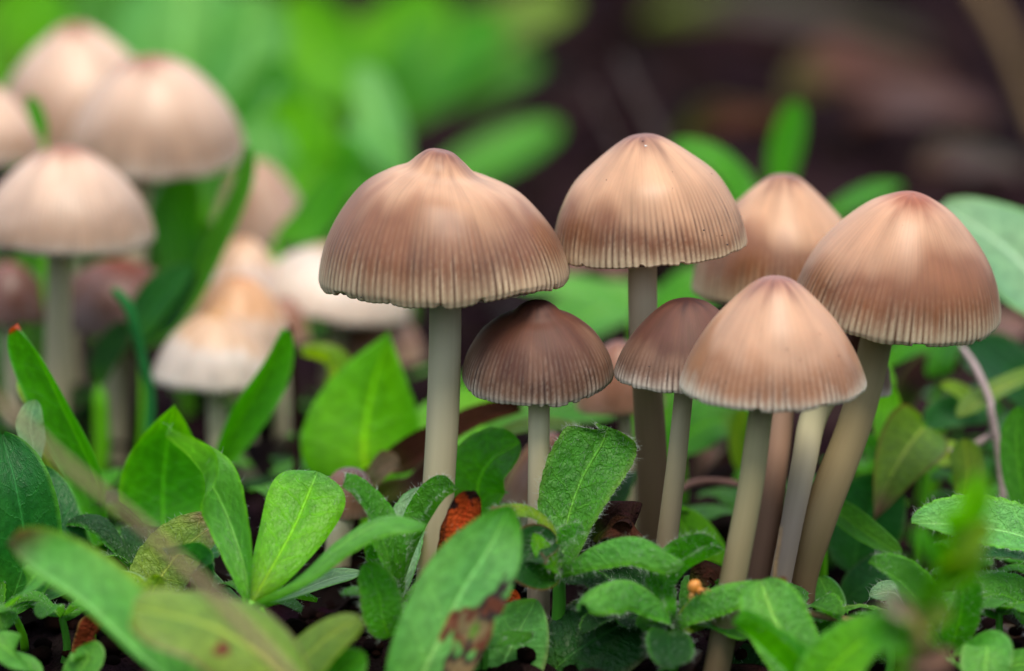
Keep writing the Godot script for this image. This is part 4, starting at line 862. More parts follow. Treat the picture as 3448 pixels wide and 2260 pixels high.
	leaf(p, [V(-3.11, 9.13, -6.26), V(-3.55, 12.19, -6.85), V(-2.21, 15.02, -6.38), V(0.88, 16.98, -5.75)], 7.46, Vector3(-0.199, 0.562, 0.803), Vector3(-0.097, 0.641, 0.762), {"tone": "bright", "a": 0.5, "b": 0.5, "teeth": 8, "tooth": 0.03, "mat": "leaf", "edge": "lime", "veins": 0.4})
	leaf(p, [V(-2.29, 14.37, -19.50), V(1.37, 15.72, -19.76), V(5.03, 15.72, -19.76), V(7.76, 15.04, -18.61)], 2.74, Vector3(0.105, 0.928, 0.356), Vector3(0.105, 0.928, 0.356), {"tone": "olive", "a": 0.5, "b": 0.5, "edge": "yellow"})
	p = plant("oval_leaf_sprig", "sharp pale ribbed oval leaf sprig in the bottom right foreground", "plant", V(28.82, -0.34, 30.22), 0.8, "lime", "")
	leaf(p, [V(28.41, -0.34, 30.22), V(26.86, 3.37, 28.48), V(24.89, 7.11, 26.74), V(23.72, 10.20, 24.10)], 6.70, Vector3(0.175, 0.510, 0.842), Vector3(0.101, 0.659, 0.746), {"tone": "mint", "rib": 2.0, "a": 0.55, "b": 0.36, "teeth": 14, "tooth": 0.02, "hair": 120, "edge": "lime", "cup": 0.1, "fold": 0.12, "veins": 0.9, "mat": "hairy"})
	leaf(p, [V(28.58, 0.52, 33.11), V(25.62, 4.23, 34.42), V(23.08, 7.13, 35.90), V(20.26, 9.69, 37.44)], 4.83, Vector3(-0.381, 0.766, 0.517), Vector3(-0.318, 0.913, 0.254), {"tone": "bright", "a": 0.6, "b": 0.6, "edge": "lime", "cup": 0.5, "fold": 0.4, "hair": 30})
	leaf(p, [V(27.43, 1.74, 40.00), V(28.73, 5.51, 40.29), V(31.39, 8.48, 40.73), V(34.12, 10.44, 41.37)], 5.92, Vector3(-0.101, 0.659, 0.746), Vector3(-0.102, 0.710, 0.697), {"tone": "lime", "a": 0.5, "b": 0.5, "edge": "mint", "cup": 0.1, "teeth": 8, "tooth": 0.03})
	leaf(p, [V(21.61, -4.07, 14.65), V(22.46, -1.99, 14.24), V(22.25, -0.74, 14.00), V(21.19, 0.30, 13.80)], 5.09, Vector3(0.000, 0.829, 0.559), Vector3(0.000, 0.829, 0.559), {"tone": "dark", "teeth": 8, "hair": 120, "a": 0.5, "b": 0.4})
	p = plant("toothed_right_sprig", "hairy sprig with a large toothed leaf reaching in from the right edge", "plant", V(54.96, 7.91, 10.28), 0.9, "mid", "")
	leaf(p, [V(54.96, 8.75, 10.12), V(50.43, 11.53, 11.61), V(44.80, 12.73, 12.40), V(39.02, 13.45, 14.30)], 7.03, Vector3(0.050, 0.836, 0.547), Vector3(-0.101, 0.825, 0.556), {"tone": "frost", "a": 0.45, "b": 0.52, "teeth": 12, "tooth": 0.07, "hair": 420, "edge": "lime", "cup": 0.1, "fold": 0.25, "veins": 1.2})
	leaf(p, [V(55.54, 6.49, 6.48), V(52.37, 7.68, 4.21), V(48.29, 8.04, 2.10), V(44.37, 7.83, 2.15)], 3.87, Vector3(0.101, 0.825, 0.556), Vector3(0.101, 0.825, 0.556), {"tone": "teal", "hair": 120, "teeth": 8})
	leaf(p, [V(53.82, 1.75, 13.51), V(51.14, 4.51, 14.00), V(48.06, 6.43, 14.64), V(45.07, 6.19, 15.71)], 5.51, Vector3(-0.101, 0.825, 0.556), Vector3(-0.101, 0.825, 0.556), {"tone": "mid", "a": 0.5, "b": 0.5, "teeth": 12, "tooth": 0.06, "hair": 320, "edge": "bright", "veins": 1.5})
	leaf(p, [V(54.39, 4.04, 8.99), V(52.96, 10.29, 5.74), V(51.66, 11.56, 5.50), V(49.34, 12.35, 3.30)], 3.00, Vector3(-0.309, 0.745, 0.591), Vector3(-0.309, 0.745, 0.591), {"tone": "mint", "teeth": 6})
	p = plant("drooping_right_sprig", "serrated leaves drooping behind the blurred flower stalk", "plant", V(42.12, 0.90, 19.79), 0.9, "mid", "")
	leaf(p, [V(42.12, 1.72, 19.63), V(39.93, 6.08, 19.80), V(37.34, 9.19, 20.22), V(34.26, 11.15, 20.86)], 4.67, Vector3(-0.300, 0.771, 0.562), Vector3(-0.204, 0.867, 0.454), {"tone": "mid", "teeth": 9, "tooth": 0.06, "hair": 220, "edge": "lime", "cup": 0.2, "fold": 0.35, "a": 0.6, "b": 0.5})
	leaf(p, [V(42.31, 2.67, 21.48), V(42.91, 6.05, 22.87), V(43.09, 9.00, 24.33), V(42.44, 11.51, 25.88)], 4.56, Vector3(0.304, 0.563, 0.769), Vector3(0.304, 0.563, 0.769), {"tone": "bright", "teeth": 9, "tooth": 0.07, "hair": 160, "a": 0.5, "b": 0.5})
	leaf(p, [V(42.29, 2.81, 23.50), V(44.89, 4.70, 27.20), V(44.65, 2.85, 29.60), V(45.33, -0.05, 31.18)], 4.95, Vector3(0.000, 0.829, 0.559), Vector3(0.105, 0.678, 0.727), {"tone": "mint", "a": 0.5, "b": 0.4})
	leaf(p, [V(42.16, 0.22, 15.85), V(39.62, 2.89, 11.26), V(38.12, 4.89, 8.83), V(35.55, 4.68, 8.87)], 3.20, Vector3(0.000, 0.829, 0.559), Vector3(-0.101, 0.825, 0.556), {"tone": "pale", "teeth": 7, "tooth": 0.08, "hair": 200})
	leaf(p, [V(42.58, 0.22, 15.85), V(37.72, 2.17, 13.43), V(33.90, 3.00, 13.27), V(29.67, 2.17, 13.43)], 4.64, Vector3(0.000, 0.867, 0.499), Vector3(0.000, 0.867, 0.499), {"tone": "mid", "teeth": 11, "tooth": 0.06, "hair": 200, "a": 0.5, "b": 0.5})
	leaf(p, [V(43.61, 0.35, 17.86), V(46.05, 0.64, 21.88), V(49.10, 1.80, 23.69), V(51.29, 1.74, 25.74)], 4.61, Vector3(0.000, 0.934, 0.358), Vector3(0.000, 0.934, 0.358), {"tone": "mint", "a": 0.5, "b": 0.5})
	leaf(p, [V(38.57, -1.58, 14.16), V(36.97, 0.65, 12.71), V(34.75, 0.92, 13.68), V(32.21, -0.74, 14.00)], 4.66, Vector3(0.000, 0.934, 0.358), Vector3(0.000, 0.934, 0.358), {"tone": "dark", "teeth": 9, "hair": 160, "a": 0.5, "b": 0.5})
	p = plant("small_mint_leaf", "small upright mint leaf at the foot of the leaning stem", "leaf", V(32.58, 0.26, 1.58), 0.3, "lime", "")
	leaf(p, [V(32.58, 0.26, 1.58), V(32.36, 1.97, 1.25), V(31.26, 4.55, 0.75)], 3.24, Vector3(0.101, 0.570, 0.815), Vector3(0.101, 0.570, 0.815), {"tone": "mint", "a": 0.5, "b": 0.5, "edge": "pale"})
	p = plant("bright_edged_leaf", "dark green blade with a bright upper edge right of the leaning stem", "leaf", V(31.68, 10.41, -8.54), 0.4, "lime", "")
	leaf(p, [V(31.68, 10.41, -8.54), V(34.36, 8.66, -8.20), V(37.29, 6.96, -5.83), V(39.98, 5.71, -3.55)], 3.12, Vector3(-0.212, 0.850, 0.483), Vector3(-0.196, 0.727, 0.658), {"tone": "mid", "edge": "lime", "a": 0.4, "b": 0.5, "fold": 0.3})
	leaf(p, [V(36.14, 0.45, -16.80), V(37.05, 4.49, -17.58), V(38.42, 7.19, -18.10), V(40.71, 9.88, -18.63)], 8.69, Vector3(0.000, 0.491, 0.871), Vector3(0.000, 0.491, 0.871), {"tone": "teal", "a": 0.5, "b": 0.5})
	leaf(p, [V(34.70, -1.14, -10.37), V(36.96, 0.63, -10.72), V(39.21, 1.96, -10.98), V(41.01, 2.85, -11.15)], 4.96, Vector3(0.000, 0.573, 0.820), Vector3(0.000, 0.573, 0.820), {"tone": "teal", "a": 0.5, "b": 0.5})
	p = plant("brown_edged_leaf", "withering yellow green leaf with brown margins hanging right of the leaning stem", "leaf", V(44.34, 14.86, -23.67), 0.4, "lime", "")
	leaf(p, [V(44.34, 14.86, -23.67), V(42.29, 13.04, -21.28), V(40.25, 10.33, -18.72), V(38.24, 6.23, -15.88)], 7.62, Vector3(0.149, 0.472, 0.869), Vector3(0.100, 0.475, 0.874), {"tone": "wither", "a": 0.35, "b": 0.95, "edge": "rust", "tip": "pinkish", "cup": 0.2, "fold": 0.4})
	leaf(p, [V(40.88, 11.69, -23.05), V(40.28, 14.20, -24.56), V(40.48, 16.71, -26.07), V(40.85, 18.77, -26.47)], 3.23, Vector3(0.192, 0.373, 0.908), Vector3(0.192, 0.373, 0.908), {"tone": "lime", "a": 0.6, "b": 0.6, "edge": "yellow"})
	leaf(p, [V(43.38, 13.09, -27.40), V(45.95, 11.25, -25.01), V(47.58, 11.70, -25.09), V(49.20, 9.88, -24.74)], 3.26, Vector3(0.108, 0.779, 0.618), Vector3(0.108, 0.864, 0.491), {"tone": "yellow", "a": 0.5, "b": 0.5})
	leaf(p, [V(44.05, 13.12, -29.44), V(40.58, 11.72, -27.13), V(37.78, 12.18, -27.22)], 3.75, Vector3(0.000, 0.573, 0.820), Vector3(0.000, 0.573, 0.820), {"tone": "bright", "a": 0.5, "b": 0.5})
	p = plant("edge_green_leaf", "upright dark green leaf at the right edge beside the pinkish twig", "leaf", V(54.58, 7.24, -14.04), 0.4, "lime", "")
	leaf(p, [V(54.58, 7.24, -14.04), V(53.54, 10.80, -14.73), V(53.09, 15.24, -15.60), V(53.54, 18.58, -16.24)], 3.62, Vector3(-0.302, 0.469, 0.830), Vector3(-0.302, 0.469, 0.830), {"tone": "mid", "a": 0.5, "b": 0.5, "edge": "bright"})
	p = plant("yellow_edge_leaf", "yellow green leaf seen edge on above the pinkish twig at the right", "leaf", V(57.83, 19.96, -28.74), 0.4, "lime", "")
	leaf(p, [V(57.83, 19.96, -28.74), V(54.57, 18.59, -28.47), V(51.18, 17.19, -27.18), V(48.18, 15.26, -25.79)], 4.66, Vector3(-0.203, 0.964, 0.174), Vector3(-0.199, 0.955, 0.220), {"tone": "olive", "a": 0.5, "b": 0.5, "edge": "yellow"})
	leaf(p, [V(52.70, 16.76, -28.11), V(50.61, 16.11, -30.03), V(48.62, 17.29, -31.27), V(46.74, 17.75, -31.36)], 2.15, Vector3(0.000, 0.784, 0.621), Vector3(0.000, 0.784, 0.621), {"tone": "yellow", "a": 0.5, "b": 0.5})
	leaf(p, [V(53.68, 14.54, -31.76), V(51.33, 15.00, -31.85), V(47.56, 14.54, -31.76), V(45.21, 13.15, -31.49)], 4.24, Vector3(0.000, 0.573, 0.820), Vector3(0.000, 0.573, 0.820), {"tone": "teal", "a": 0.5, "b": 0.5})
	twig("pinkish_twig", "thin pinkish white twig standing at the right edge", "twig", [V(53.03, 2.62, -21.29), V(52.43, 10.78, -22.88), V(51.50, 16.22, -23.94), V(51.40, 17.38, -25.18), V(50.28, 20.19, -28.78), V(48.97, 21.94, -33.20)], [0.416, 0.416, 0.416, 0.417, 0.373, 0.283], "twigpale", {})
	twig("pinkish_side_twig", "short pinkish side twig meeting the standing twig at the right", "twig", [V(51.86, 13.74, -24.47), V(49.55, 12.61, -24.25), V(47.00, 11.92, -24.12)], [0.417, 0.37, 0.278], "twigpale", {})
	twig("forked_dry_twig", "dry split brown twig lying at the foot of the leaning stem", "twig", [V(27.11, 6.14, 18.77), V(29.61, 5.41, 18.92), V(32.53, 5.00, 19.00), V(36.19, 5.02, 20.01)], [0.209, 0.334, 0.292, 0.166], "straw", {})
	twig("dry_twig_branch", "thin dry branchlet under the split brown twig", "twig", [V(31.70, 5.12, 18.97), V(33.28, 4.77, 20.06), V(34.43, 4.47, 21.14)], [0.167, 0.166, 0.083], "straw", {})
	twig("dry_grass_stalk", "hair thin dry grass stalk standing before the front stems", "twig", [V(25.03, 9.72, 24.19), V(25.15, 11.81, 23.78), V(25.44, 13.43, 23.47), V(25.69, 15.36, 23.09)], [0.205, 0.164, 0.123, 0.062], "straw", {})
	p = plant("red_dead_leaf", "orange red dead leaf with a dark rim standing at the foot of the tallest stem", "dead leaf", V(-5.77, 9.25, 17.15), 0.0, "lime", "")
	leaf(p, [V(-5.77, 9.25, 17.15), V(-5.10, 12.53, 16.51), V(-4.52, 15.00, 16.03), V(-3.59, 17.28, 16.61)], 3.51, Vector3(0.098, 0.378, 0.921), Vector3(0.105, 0.489, 0.866), {"tone": "red", "mat": "dry", "a": 0.4, "b": 0.35, "cup": 0.3, "fold": 0.2, "edge": "umber", "edge_amount": 0.9, "tip": "rust", "wave": 0.12, "spots": [[0.35, 0.1, 1.2, "straw", "red"], [0.97, -0.2, 0.8, "umber", "umber"], [0.72, -0.9, 0.5, "umber", "umber"], [0.6, 0.95, 0.4, "umber", "rust"]], "base": "straw"})
	p = plant("red_leaf_edge", "strip of orange red dead leaf right of the large blurred front leaf", "dead leaf", V(-1.26, 1.46, 15.61), 0.0, "lime", "")
	leaf(p, [V(-1.26, 1.46, 15.61), V(-0.42, 4.36, 15.04), V(0.21, 6.84, 14.56)], 2.53, Vector3(0.206, 0.481, 0.852), Vector3(0.206, 0.481, 0.852), {"tone": "red", "mat": "dry", "a": 0.4, "b": 0.5, "edge": "rust"})
	twig("dead_brown_stub", "crumbling dead brown stub beside the red dead leaf", "twig", [V(-6.74, 8.50, 14.24), V(-6.58, 10.57, 13.84), V(-6.32, 12.63, 13.44), V(-5.83, 14.47, 12.06)], [0.717, 0.801, 0.717, 0.338], "rust", {})
	p = plant("curled_dead_leaf", "dark reddish brown curled dead leaf lying behind the tallest stem", "dead leaf", V(-15.24, 8.52, -22.44), 0.0, "lime", "")
	leaf(p, [V(-15.71, 9.42, -22.61), V(-12.01, 10.33, -22.79), V(-8.33, 12.38, -24.21), V(-3.71, 14.66, -25.67), V(0.93, 15.38, -27.85)], 3.88, Vector3(0.104, 0.881, 0.462), Vector3(0.198, 0.813, 0.548), {"tone": "brown", "mat": "dry", "a": 0.4, "b": 0.4, "cup": 0.7, "wave": 0.25, "edge": "brown", "tip": "brown"})
	leaf(p, [V(-15.55, 9.43, -18.54), V(-14.18, 11.01, -18.85), V(-12.84, 11.68, -20.00), V(-12.15, 12.27, -20.11)], 3.20, Vector3(0.105, 0.678, 0.727), Vector3(0.108, 0.864, 0.491), {"tone": "straw", "mat": "dry", "wave": 0.4, "a": 0.5, "b": 0.4, "edge": "rust"})
	leaf(p, [V(-14.11, 8.55, -16.33), V(-10.47, 9.89, -16.59), V(-6.86, 11.23, -18.89), V(-2.76, 11.23, -20.93)], 4.10, Vector3(0.105, 0.928, 0.356), Vector3(0.108, 0.864, 0.491), {"tone": "brown", "mat": "dry", "wave": 0.3, "a": 0.4, "b": 0.4})
	p = plant("crumpled_dark_leaf", "crumpled dark brown dead leaf at the foot of the thin dark stems", "dead leaf", V(9.02, 9.69, 6.88), 0.0, "lime", "")
	leaf(p, [V(7.73, 10.11, 6.80), V(9.45, 11.16, 6.59), V(11.14, 12.24, 7.40), V(12.33, 11.82, 7.48)], 4.29, Vector3(0.100, 0.738, 0.667), Vector3(0.101, 0.825, 0.556), {"tone": "umber", "mat": "dry", "wave": 0.5, "a": 0.4, "b": 0.3, "edge": "umber", "tip": "umber"})
	leaf(p, [V(8.54, 9.96, 8.86), V(9.80, 11.25, 9.63), V(11.08, 11.25, 9.63), V(12.78, 10.42, 9.79)], 2.99, Vector3(0.100, 0.738, 0.667), Vector3(0.101, 0.825, 0.556), {"tone": "brown", "mat": "dry", "wave": 0.5, "a": 0.4, "b": 0.3, "edge": "umber"})
	p = plant("dead_scrap", "small crumpled red brown scrap between the sprig and the front stems", "dead leaf", V(19.07, 7.16, 12.46), 0.0, "lime", "")
	leaf(p, [V(17.38, 6.33, 12.62), V(18.65, 7.58, 12.38), V(19.71, 8.20, 12.26), V(20.34, 7.37, 12.42)], 2.97, Vector3(0.100, 0.738, 0.667), Vector3(0.101, 0.825, 0.556), {"tone": "brown", "mat": "dry", "wave": 0.5, "a": 0.4, "b": 0.3, "edge": "umber"})
	p = plant("red_bract", "small glossy red brown bract right of the leaning stem", "dead leaf", V(31.36, 5.71, -3.55), 0.0, "lime", "")
	leaf(p, [V(31.36, 5.71, -3.55), V(31.58, 7.44, -3.89), V(32.16, 9.61, -4.31)], 2.03, Vector3(0.206, 0.481, 0.852), Vector3(0.206, 0.481, 0.852), {"tone": "rust", "mat": "dry", "a": 0.5, "b": 0.5, "cup": 0.6})
	p = plant("brown_base_scrap", "tiny red brown scrap at the base of the dry grass stalk", "dead leaf", V(24.42, 9.60, 24.21), 0.0, "lime", "")
	leaf(p, [V(24.42, 9.60, 24.21), V(25.24, 10.20, 24.10), V(26.06, 9.72, 24.19)], 1.40, Vector3(0.100, 0.738, 0.667), Vector3(0.101, 0.825, 0.556), {"tone": "rust", "mat": "dry", "wave": 0.5, "a": 0.4, "b": 0.3})
	p = plant("copper_curl", "coppery curled dead leaf low in the left corner", "dead leaf", V(-41.93, -0.47, 18.02), 0.0, "lime", "")
	leaf(p, [V(-41.93, -0.47, 18.02), V(-41.72, 1.59, 17.62), V(-40.88, 3.24, 17.30), V(-39.52, 4.12, 18.15)], 2.52, Vector3(0.218, 0.595, 0.774), Vector3(0.212, 0.766, 0.607), {"tone": "rust", "mat": "dry", "cup": 0.6, "wave": 0.3, "a": 0.4, "b": 0.4})
	p = plant("leaf", "pale mint green leaf at the right edge behind the far right cap", "leaf", V(65.43, 20.78, -39.08), 1.0, "lime", "")
	leaf(p, [V(65.43, 20.78, -39.08), V(59.98, 26.04, -42.14), V(55.22, 30.55, -47.10), V(48.88, 34.30, -51.90)], 11.46, Vector3(-0.252, 0.857, 0.449), Vector3(-0.102, 0.912, 0.397), {"tone": "pale", "a": 0.6, "b": 0.5, "rows": 24, "veins": 0.4, "edge": "lime", "edge_amount": 0.5})
	p = plant("leaf", "green leaf rising behind the right shoulder of the central cap", "leaf", V(30.16, 24.37, -86.64), 1.0, "lime", "")
	leaf(p, [V(30.16, 24.37, -86.64), V(28.43, 29.77, -89.73), V(24.98, 33.68, -90.49), V(19.66, 35.77, -90.90)], 5.08, Vector3(0.303, 0.650, 0.697), Vector3(0.108, 0.864, 0.491), {"tone": "bright", "a": 0.6, "b": 0.5, "rows": 24, "veins": 0.4})
	p = plant("leaf", "lone upright green leaf standing above the half hidden cap", "leaf", V(34.89, 22.60, -120.93), 1.0, "lime", "")
	leaf(p, [V(34.89, 22.60, -120.93), V(35.29, 27.06, -121.80), V(36.31, 32.07, -122.77), V(37.56, 36.80, -123.69)], 4.43, Vector3(0.209, 0.437, 0.875), Vector3(0.209, 0.437, 0.875), {"tone": "bright", "a": 0.6, "b": 0.4, "rows": 24, "veins": 0.4})
	p = plant("leaf", "green leaf lying just left of the far right cap's top", "leaf", V(39.64, 21.68, -112.61), 1.0, "lime", "")
	leaf(p, [V(39.64, 21.68, -112.61), V(42.99, 24.15, -113.09), V(47.09, 25.75, -115.44), V(50.94, 26.55, -117.63)], 4.24, Vector3(-0.105, 0.928, 0.356), Vector3(-0.105, 0.928, 0.356), {"tone": "bright", "a": 0.6, "b": 0.5, "rows": 24, "veins": 0.4})
	p = plant("leaf", "wide green leaf between the two tallest sharp caps, blurred", "leaf", V(-13.12, 9.19, -230.39), 1.0, "lime", "")
	leaf(p, [V(-13.12, 9.19, -230.39), V(-6.93, 11.27, -232.83), V(0.70, 14.72, -235.54), V(7.67, 17.52, -238.12)], 8.98, Vector3(-0.100, 0.738, 0.667), Vector3(-0.100, 0.738, 0.667), {"tone": "bright", "a": 0.6, "b": 0.5, "rows": 24, "veins": 0.4})
	p = plant("leaf", "mint leaf lying behind the gap between the two tallest stems", "leaf", V(2.67, 10.08, -87.94), 1.0, "lime", "")
	leaf(p, [V(2.67, 10.08, -87.94), V(6.40, 12.70, -88.45), V(11.21, 15.32, -88.96), V(18.22, 16.53, -91.23)], 10.14, Vector3(0.000, 0.900, 0.436), Vector3(0.000, 0.900, 0.436), {"tone": "mint", "a": 0.6, "b": 0.5, "rows": 24, "veins": 0.4})
	p = plant("leaf", "second mint leaf below the central cap, left of its stem", "leaf", V(15.15, 17.16, -79.13), 1.0, "lime", "")
	leaf(p, [V(15.15, 17.16, -79.13), V(10.97, 18.70, -79.43), V(6.27, 19.72, -79.63), V(0.00, 19.83, -79.65)], 5.75, Vector3(0.000, 0.943, 0.333), Vector3(0.000, 0.943, 0.333), {"tone": "mint", "a": 0.6, "b": 0.5, "rows": 24, "veins": 0.4})
	p = plant("leaf", "green leaf right of the central stem under the cap", "leaf", V(16.86, 14.35, -82.66), 1.0, "lime", "")
	leaf(p, [V(16.86, 14.35, -82.66), V(19.50, 16.94, -83.16), V(23.19, 19.01, -83.56), V(28.05, 19.69, -85.73)], 6.85, Vector3(0.000, 0.829, 0.559), Vector3(0.000, 0.829, 0.559), {"tone": "bright", "a": 0.6, "b": 0.5, "rows": 24, "veins": 0.4})
	p = plant("leaf", "green leaf low behind the nippled mushroom", "leaf", V(-3.39, 10.11, -43.12), 1.0, "lime", "")
	leaf(p, [V(-3.39, 10.11, -43.12), V(1.94, 11.54, -43.40), V(7.27, 12.49, -43.58), V(12.11, 12.01, -43.49)], 5.33, Vector3(0.000, 0.829, 0.559), Vector3(0.000, 0.829, 0.559), {"tone": "mid", "a": 0.6, "b": 0.5, "rows": 24, "veins": 0.4})
	p = plant("leaf", "green leaf low between the thin stems and the front mushroom", "leaf", V(16.87, 7.70, -40.62), 1.0, "lime", "")
	leaf(p, [V(16.87, 7.70, -40.62), V(19.77, 10.07, -41.08), V(22.66, 11.49, -41.35), V(26.03, 11.01, -41.26)], 6.75, Vector3(0.000, 0.742, 0.671), Vector3(0.000, 0.742, 0.671), {"tone": "bright", "a": 0.6, "b": 0.5, "rows": 24, "veins": 0.4, "tip": "olive"})
	p = plant("leaf", "dark green leaf behind the front stems", "leaf", V(18.09, 8.77, -46.94), 1.0, "lime", "")
	leaf(p, [V(18.09, 8.77, -46.94), V(20.04, 12.13, -47.59), V(23.95, 12.61, -47.68), V(26.89, 11.65, -47.50)], 5.87, Vector3(0.000, 0.742, 0.671), Vector3(0.000, 0.742, 0.671), {"tone": "mid", "a": 0.6, "b": 0.5, "rows": 24, "veins": 0.4})
	p = plant("leaf", "pale straw green leaf end just left of the front stem", "leaf", V(25.31, 6.71, -36.35), 1.0, "lime", "")
	leaf(p, [V(25.31, 6.71, -36.35), V(25.08, 9.53, -36.90), V(25.31, 12.34, -37.44), V(25.79, 13.75, -37.72)], 2.39, Vector3(0.105, 0.489, 0.866), Vector3(0.105, 0.489, 0.866), {"tone": "yellow", "a": 0.6, "b": 0.5, "rows": 24, "veins": 0.4})
	p = plant("background_plant", "large soft mint green plant behind the blurred caps", "plant", V(-45.85, 15.92, -190.95), 1.5, "lime", "")
	leaf(p, [V(-45.85, 15.92, -190.95), V(-49.08, 26.69, -193.04), V(-49.73, 36.20, -194.89), V(-48.60, 46.15, -198.86)], 21.31, Vector3(0.000, 0.610, 0.793), Vector3(0.000, 0.662, 0.749), {"tone": "frost", "a": 0.5, "b": 0.4, "rows": 24, "veins": 0.4})
	leaf(p, [V(-45.05, 15.59, -188.84), V(-41.69, 26.59, -188.95), V(-39.12, 36.04, -190.78), V(-37.84, 44.22, -192.37)], 12.87, Vector3(0.000, 0.610, 0.793), Vector3(0.000, 0.662, 0.749), {"tone": "frost", "a": 0.5, "b": 0.4, "rows": 24, "veins": 0.4})
	leaf(p, [V(-44.25, 16.52, -186.99), V(-40.26, 22.47, -186.11), V(-36.43, 28.11, -187.20), V(-33.87, 34.39, -188.42)], 9.62, Vector3(0.000, 0.610, 0.793), Vector3(0.000, 0.662, 0.749), {"tone": "bright", "a": 0.5, "b": 0.4, "rows": 24, "veins": 0.4})
	leaf(p, [V(-46.50, 15.92, -190.95), V(-58.07, 30.38, -199.87), V(-61.55, 37.84, -203.36), V(-62.42, 45.36, -206.86)], 10.98, Vector3(0.000, 0.610, 0.793), Vector3(0.000, 0.662, 0.749), {"tone": "mid", "a": 0.5, "b": 0.4, "rows": 24, "veins": 0.4})
	p = plant("background_plant", "bright green leafy plant in the upper left middle", "plant", V(-28.24, 16.06, -150.23), 1.2, "lime", "")
	leaf(p, [V(-28.24, 16.06, -150.23), V(-30.05, 23.14, -151.60), V(-30.05, 27.86, -152.52), V(-29.45, 33.17, -153.55)], 12.62, Vector3(-0.101, 0.659, 0.746), Vector3(0.000, 0.662, 0.749), {"tone": "lime", "a": 0.5, "b": 0.45, "rows": 24, "veins": 0.4})
	leaf(p, [V(-28.55, 16.06, -150.23), V(-32.93, 23.44, -149.62), V(-34.72, 27.55, -150.42), V(-35.92, 31.08, -151.11)], 7.81, Vector3(-0.101, 0.659, 0.746), Vector3(0.000, 0.662, 0.749), {"tone": "frost", "a": 0.5, "b": 0.45, "rows": 24, "veins": 0.4})
	leaf(p, [V(-27.64, 16.06, -150.23), V(-24.04, 21.37, -151.26), V(-23.44, 24.91, -151.95), V(-21.63, 27.27, -152.40)], 7.21, Vector3(-0.101, 0.659, 0.746), Vector3(0.000, 0.662, 0.749), {"tone": "bright", "a": 0.5, "b": 0.45, "rows": 24, "veins": 0.4})
	leaf(p, [V(-28.03, 15.54, -146.05), V(-29.23, 19.64, -146.85), V(-28.03, 22.57, -147.41), V(-26.54, 24.91, -147.87)], 7.75, Vector3(-0.101, 0.659, 0.746), Vector3(0.000, 0.662, 0.749), {"tone": "lime", "a": 0.5, "b": 0.45, "rows": 24, "veins": 0.4})
	p = plant("background_plant", "pale green blades rising left of the tallest cap", "plant", V(-15.92, 19.25, -161.03), 1.2, "lime", "")
	leaf(p, [V(-15.92, 19.25, -161.03), V(-17.75, 25.26, -162.20), V(-19.66, 31.00, -165.35), V(-21.58, 36.19, -168.40)], 6.73, Vector3(0.101, 0.659, 0.746), Vector3(0.101, 0.659, 0.746), {"tone": "frost", "a": 0.5, "b": 0.45, "rows": 24, "veins": 0.4})
	leaf(p, [V(-15.55, 19.56, -159.05), V(-16.77, 23.15, -159.75), V(-20.13, 26.14, -160.33), V(-23.79, 27.94, -160.68)], 4.88, Vector3(0.101, 0.659, 0.746), Vector3(0.101, 0.659, 0.746), {"tone": "frost", "a": 0.5, "b": 0.45, "rows": 24, "veins": 0.4})
	leaf(p, [V(-15.25, 18.96, -158.94), V(-18.30, 21.95, -159.52), V(-20.74, 20.75, -159.29), V(-23.79, 18.96, -158.94)], 5.49, Vector3(0.101, 0.659, 0.746), Vector3(0.101, 0.659, 0.746), {"tone": "bright", "a": 0.5, "b": 0.45, "rows": 24, "veins": 0.4})
	p = plant("background_plant", "dim green plant across the top, left of the bare litter", "plant", V(-25.01, 9.72, -291.61), 1.6, "lime", "")
	leaf(p, [V(-25.01, 9.72, -291.61), V(-31.07, 18.65, -293.35), V(-35.62, 25.35, -294.65), V(-37.90, 33.53, -296.24)], 17.43, Vector3(0.000, 0.662, 0.749), Vector3(0.000, 0.713, 0.701), {"tone": "lime", "a": 0.5, "b": 0.5, "rows": 24, "veins": 0.4})
	leaf(p, [V(-23.50, 9.72, -291.61), V(-17.38, 18.16, -291.22), V(-9.82, 23.35, -292.23), V(-0.76, 27.80, -293.09)], 15.16, Vector3(0.000, 0.662, 0.749), Vector3(0.000, 0.713, 0.701), {"tone": "bright", "a": 0.5, "b": 0.5, "rows": 24, "veins": 0.4})
	leaf(p, [V(-23.50, 8.98, -291.47), V(-14.32, 16.19, -288.80), V(-5.27, 18.41, -289.23), V(5.27, 21.37, -289.80)], 9.85, Vector3(0.000, 0.662, 0.749), Vector3(0.000, 0.713, 0.701), {"tone": "mid", "a": 0.5, "b": 0.5, "rows": 24, "veins": 0.4})
	leaf(p, [V(-25.01, 9.72, -291.61), V(-23.56, 18.40, -295.34), V(-17.48, 26.61, -296.93), V(-13.68, 34.07, -298.38)], 16.67, Vector3(0.000, 0.662, 0.749), Vector3(0.000, 0.713, 0.701), {"tone": "lime", "a": 0.5, "b": 0.5, "rows": 24, "veins": 0.4})
	leaf(p, [V(-22.04, 9.45, -293.60), V(-10.70, 20.91, -299.90), V(-0.76, 26.91, -301.07), V(11.47, 30.66, -301.80)], 12.92, Vector3(0.000, 0.662, 0.749), Vector3(0.000, 0.713, 0.701), {"tone": "olive", "a": 0.5, "b": 0.5, "rows": 24, "veins": 0.4})
	leaf(p, [V(-26.45, 9.26, -289.49), V(-29.47, 14.45, -290.49), V(-32.49, 17.42, -291.07), V(-37.03, 19.64, -291.50)], 9.07, Vector3(0.000, 0.662, 0.749), Vector3(0.000, 0.713, 0.701), {"tone": "lime", "a": 0.5, "b": 0.5, "rows": 24, "veins": 0.4})
	p = plant("background_plant", "yellow green plant in the top left corner", "plant", V(-75.51, 23.39, -212.77), 1.4, "lime", "")
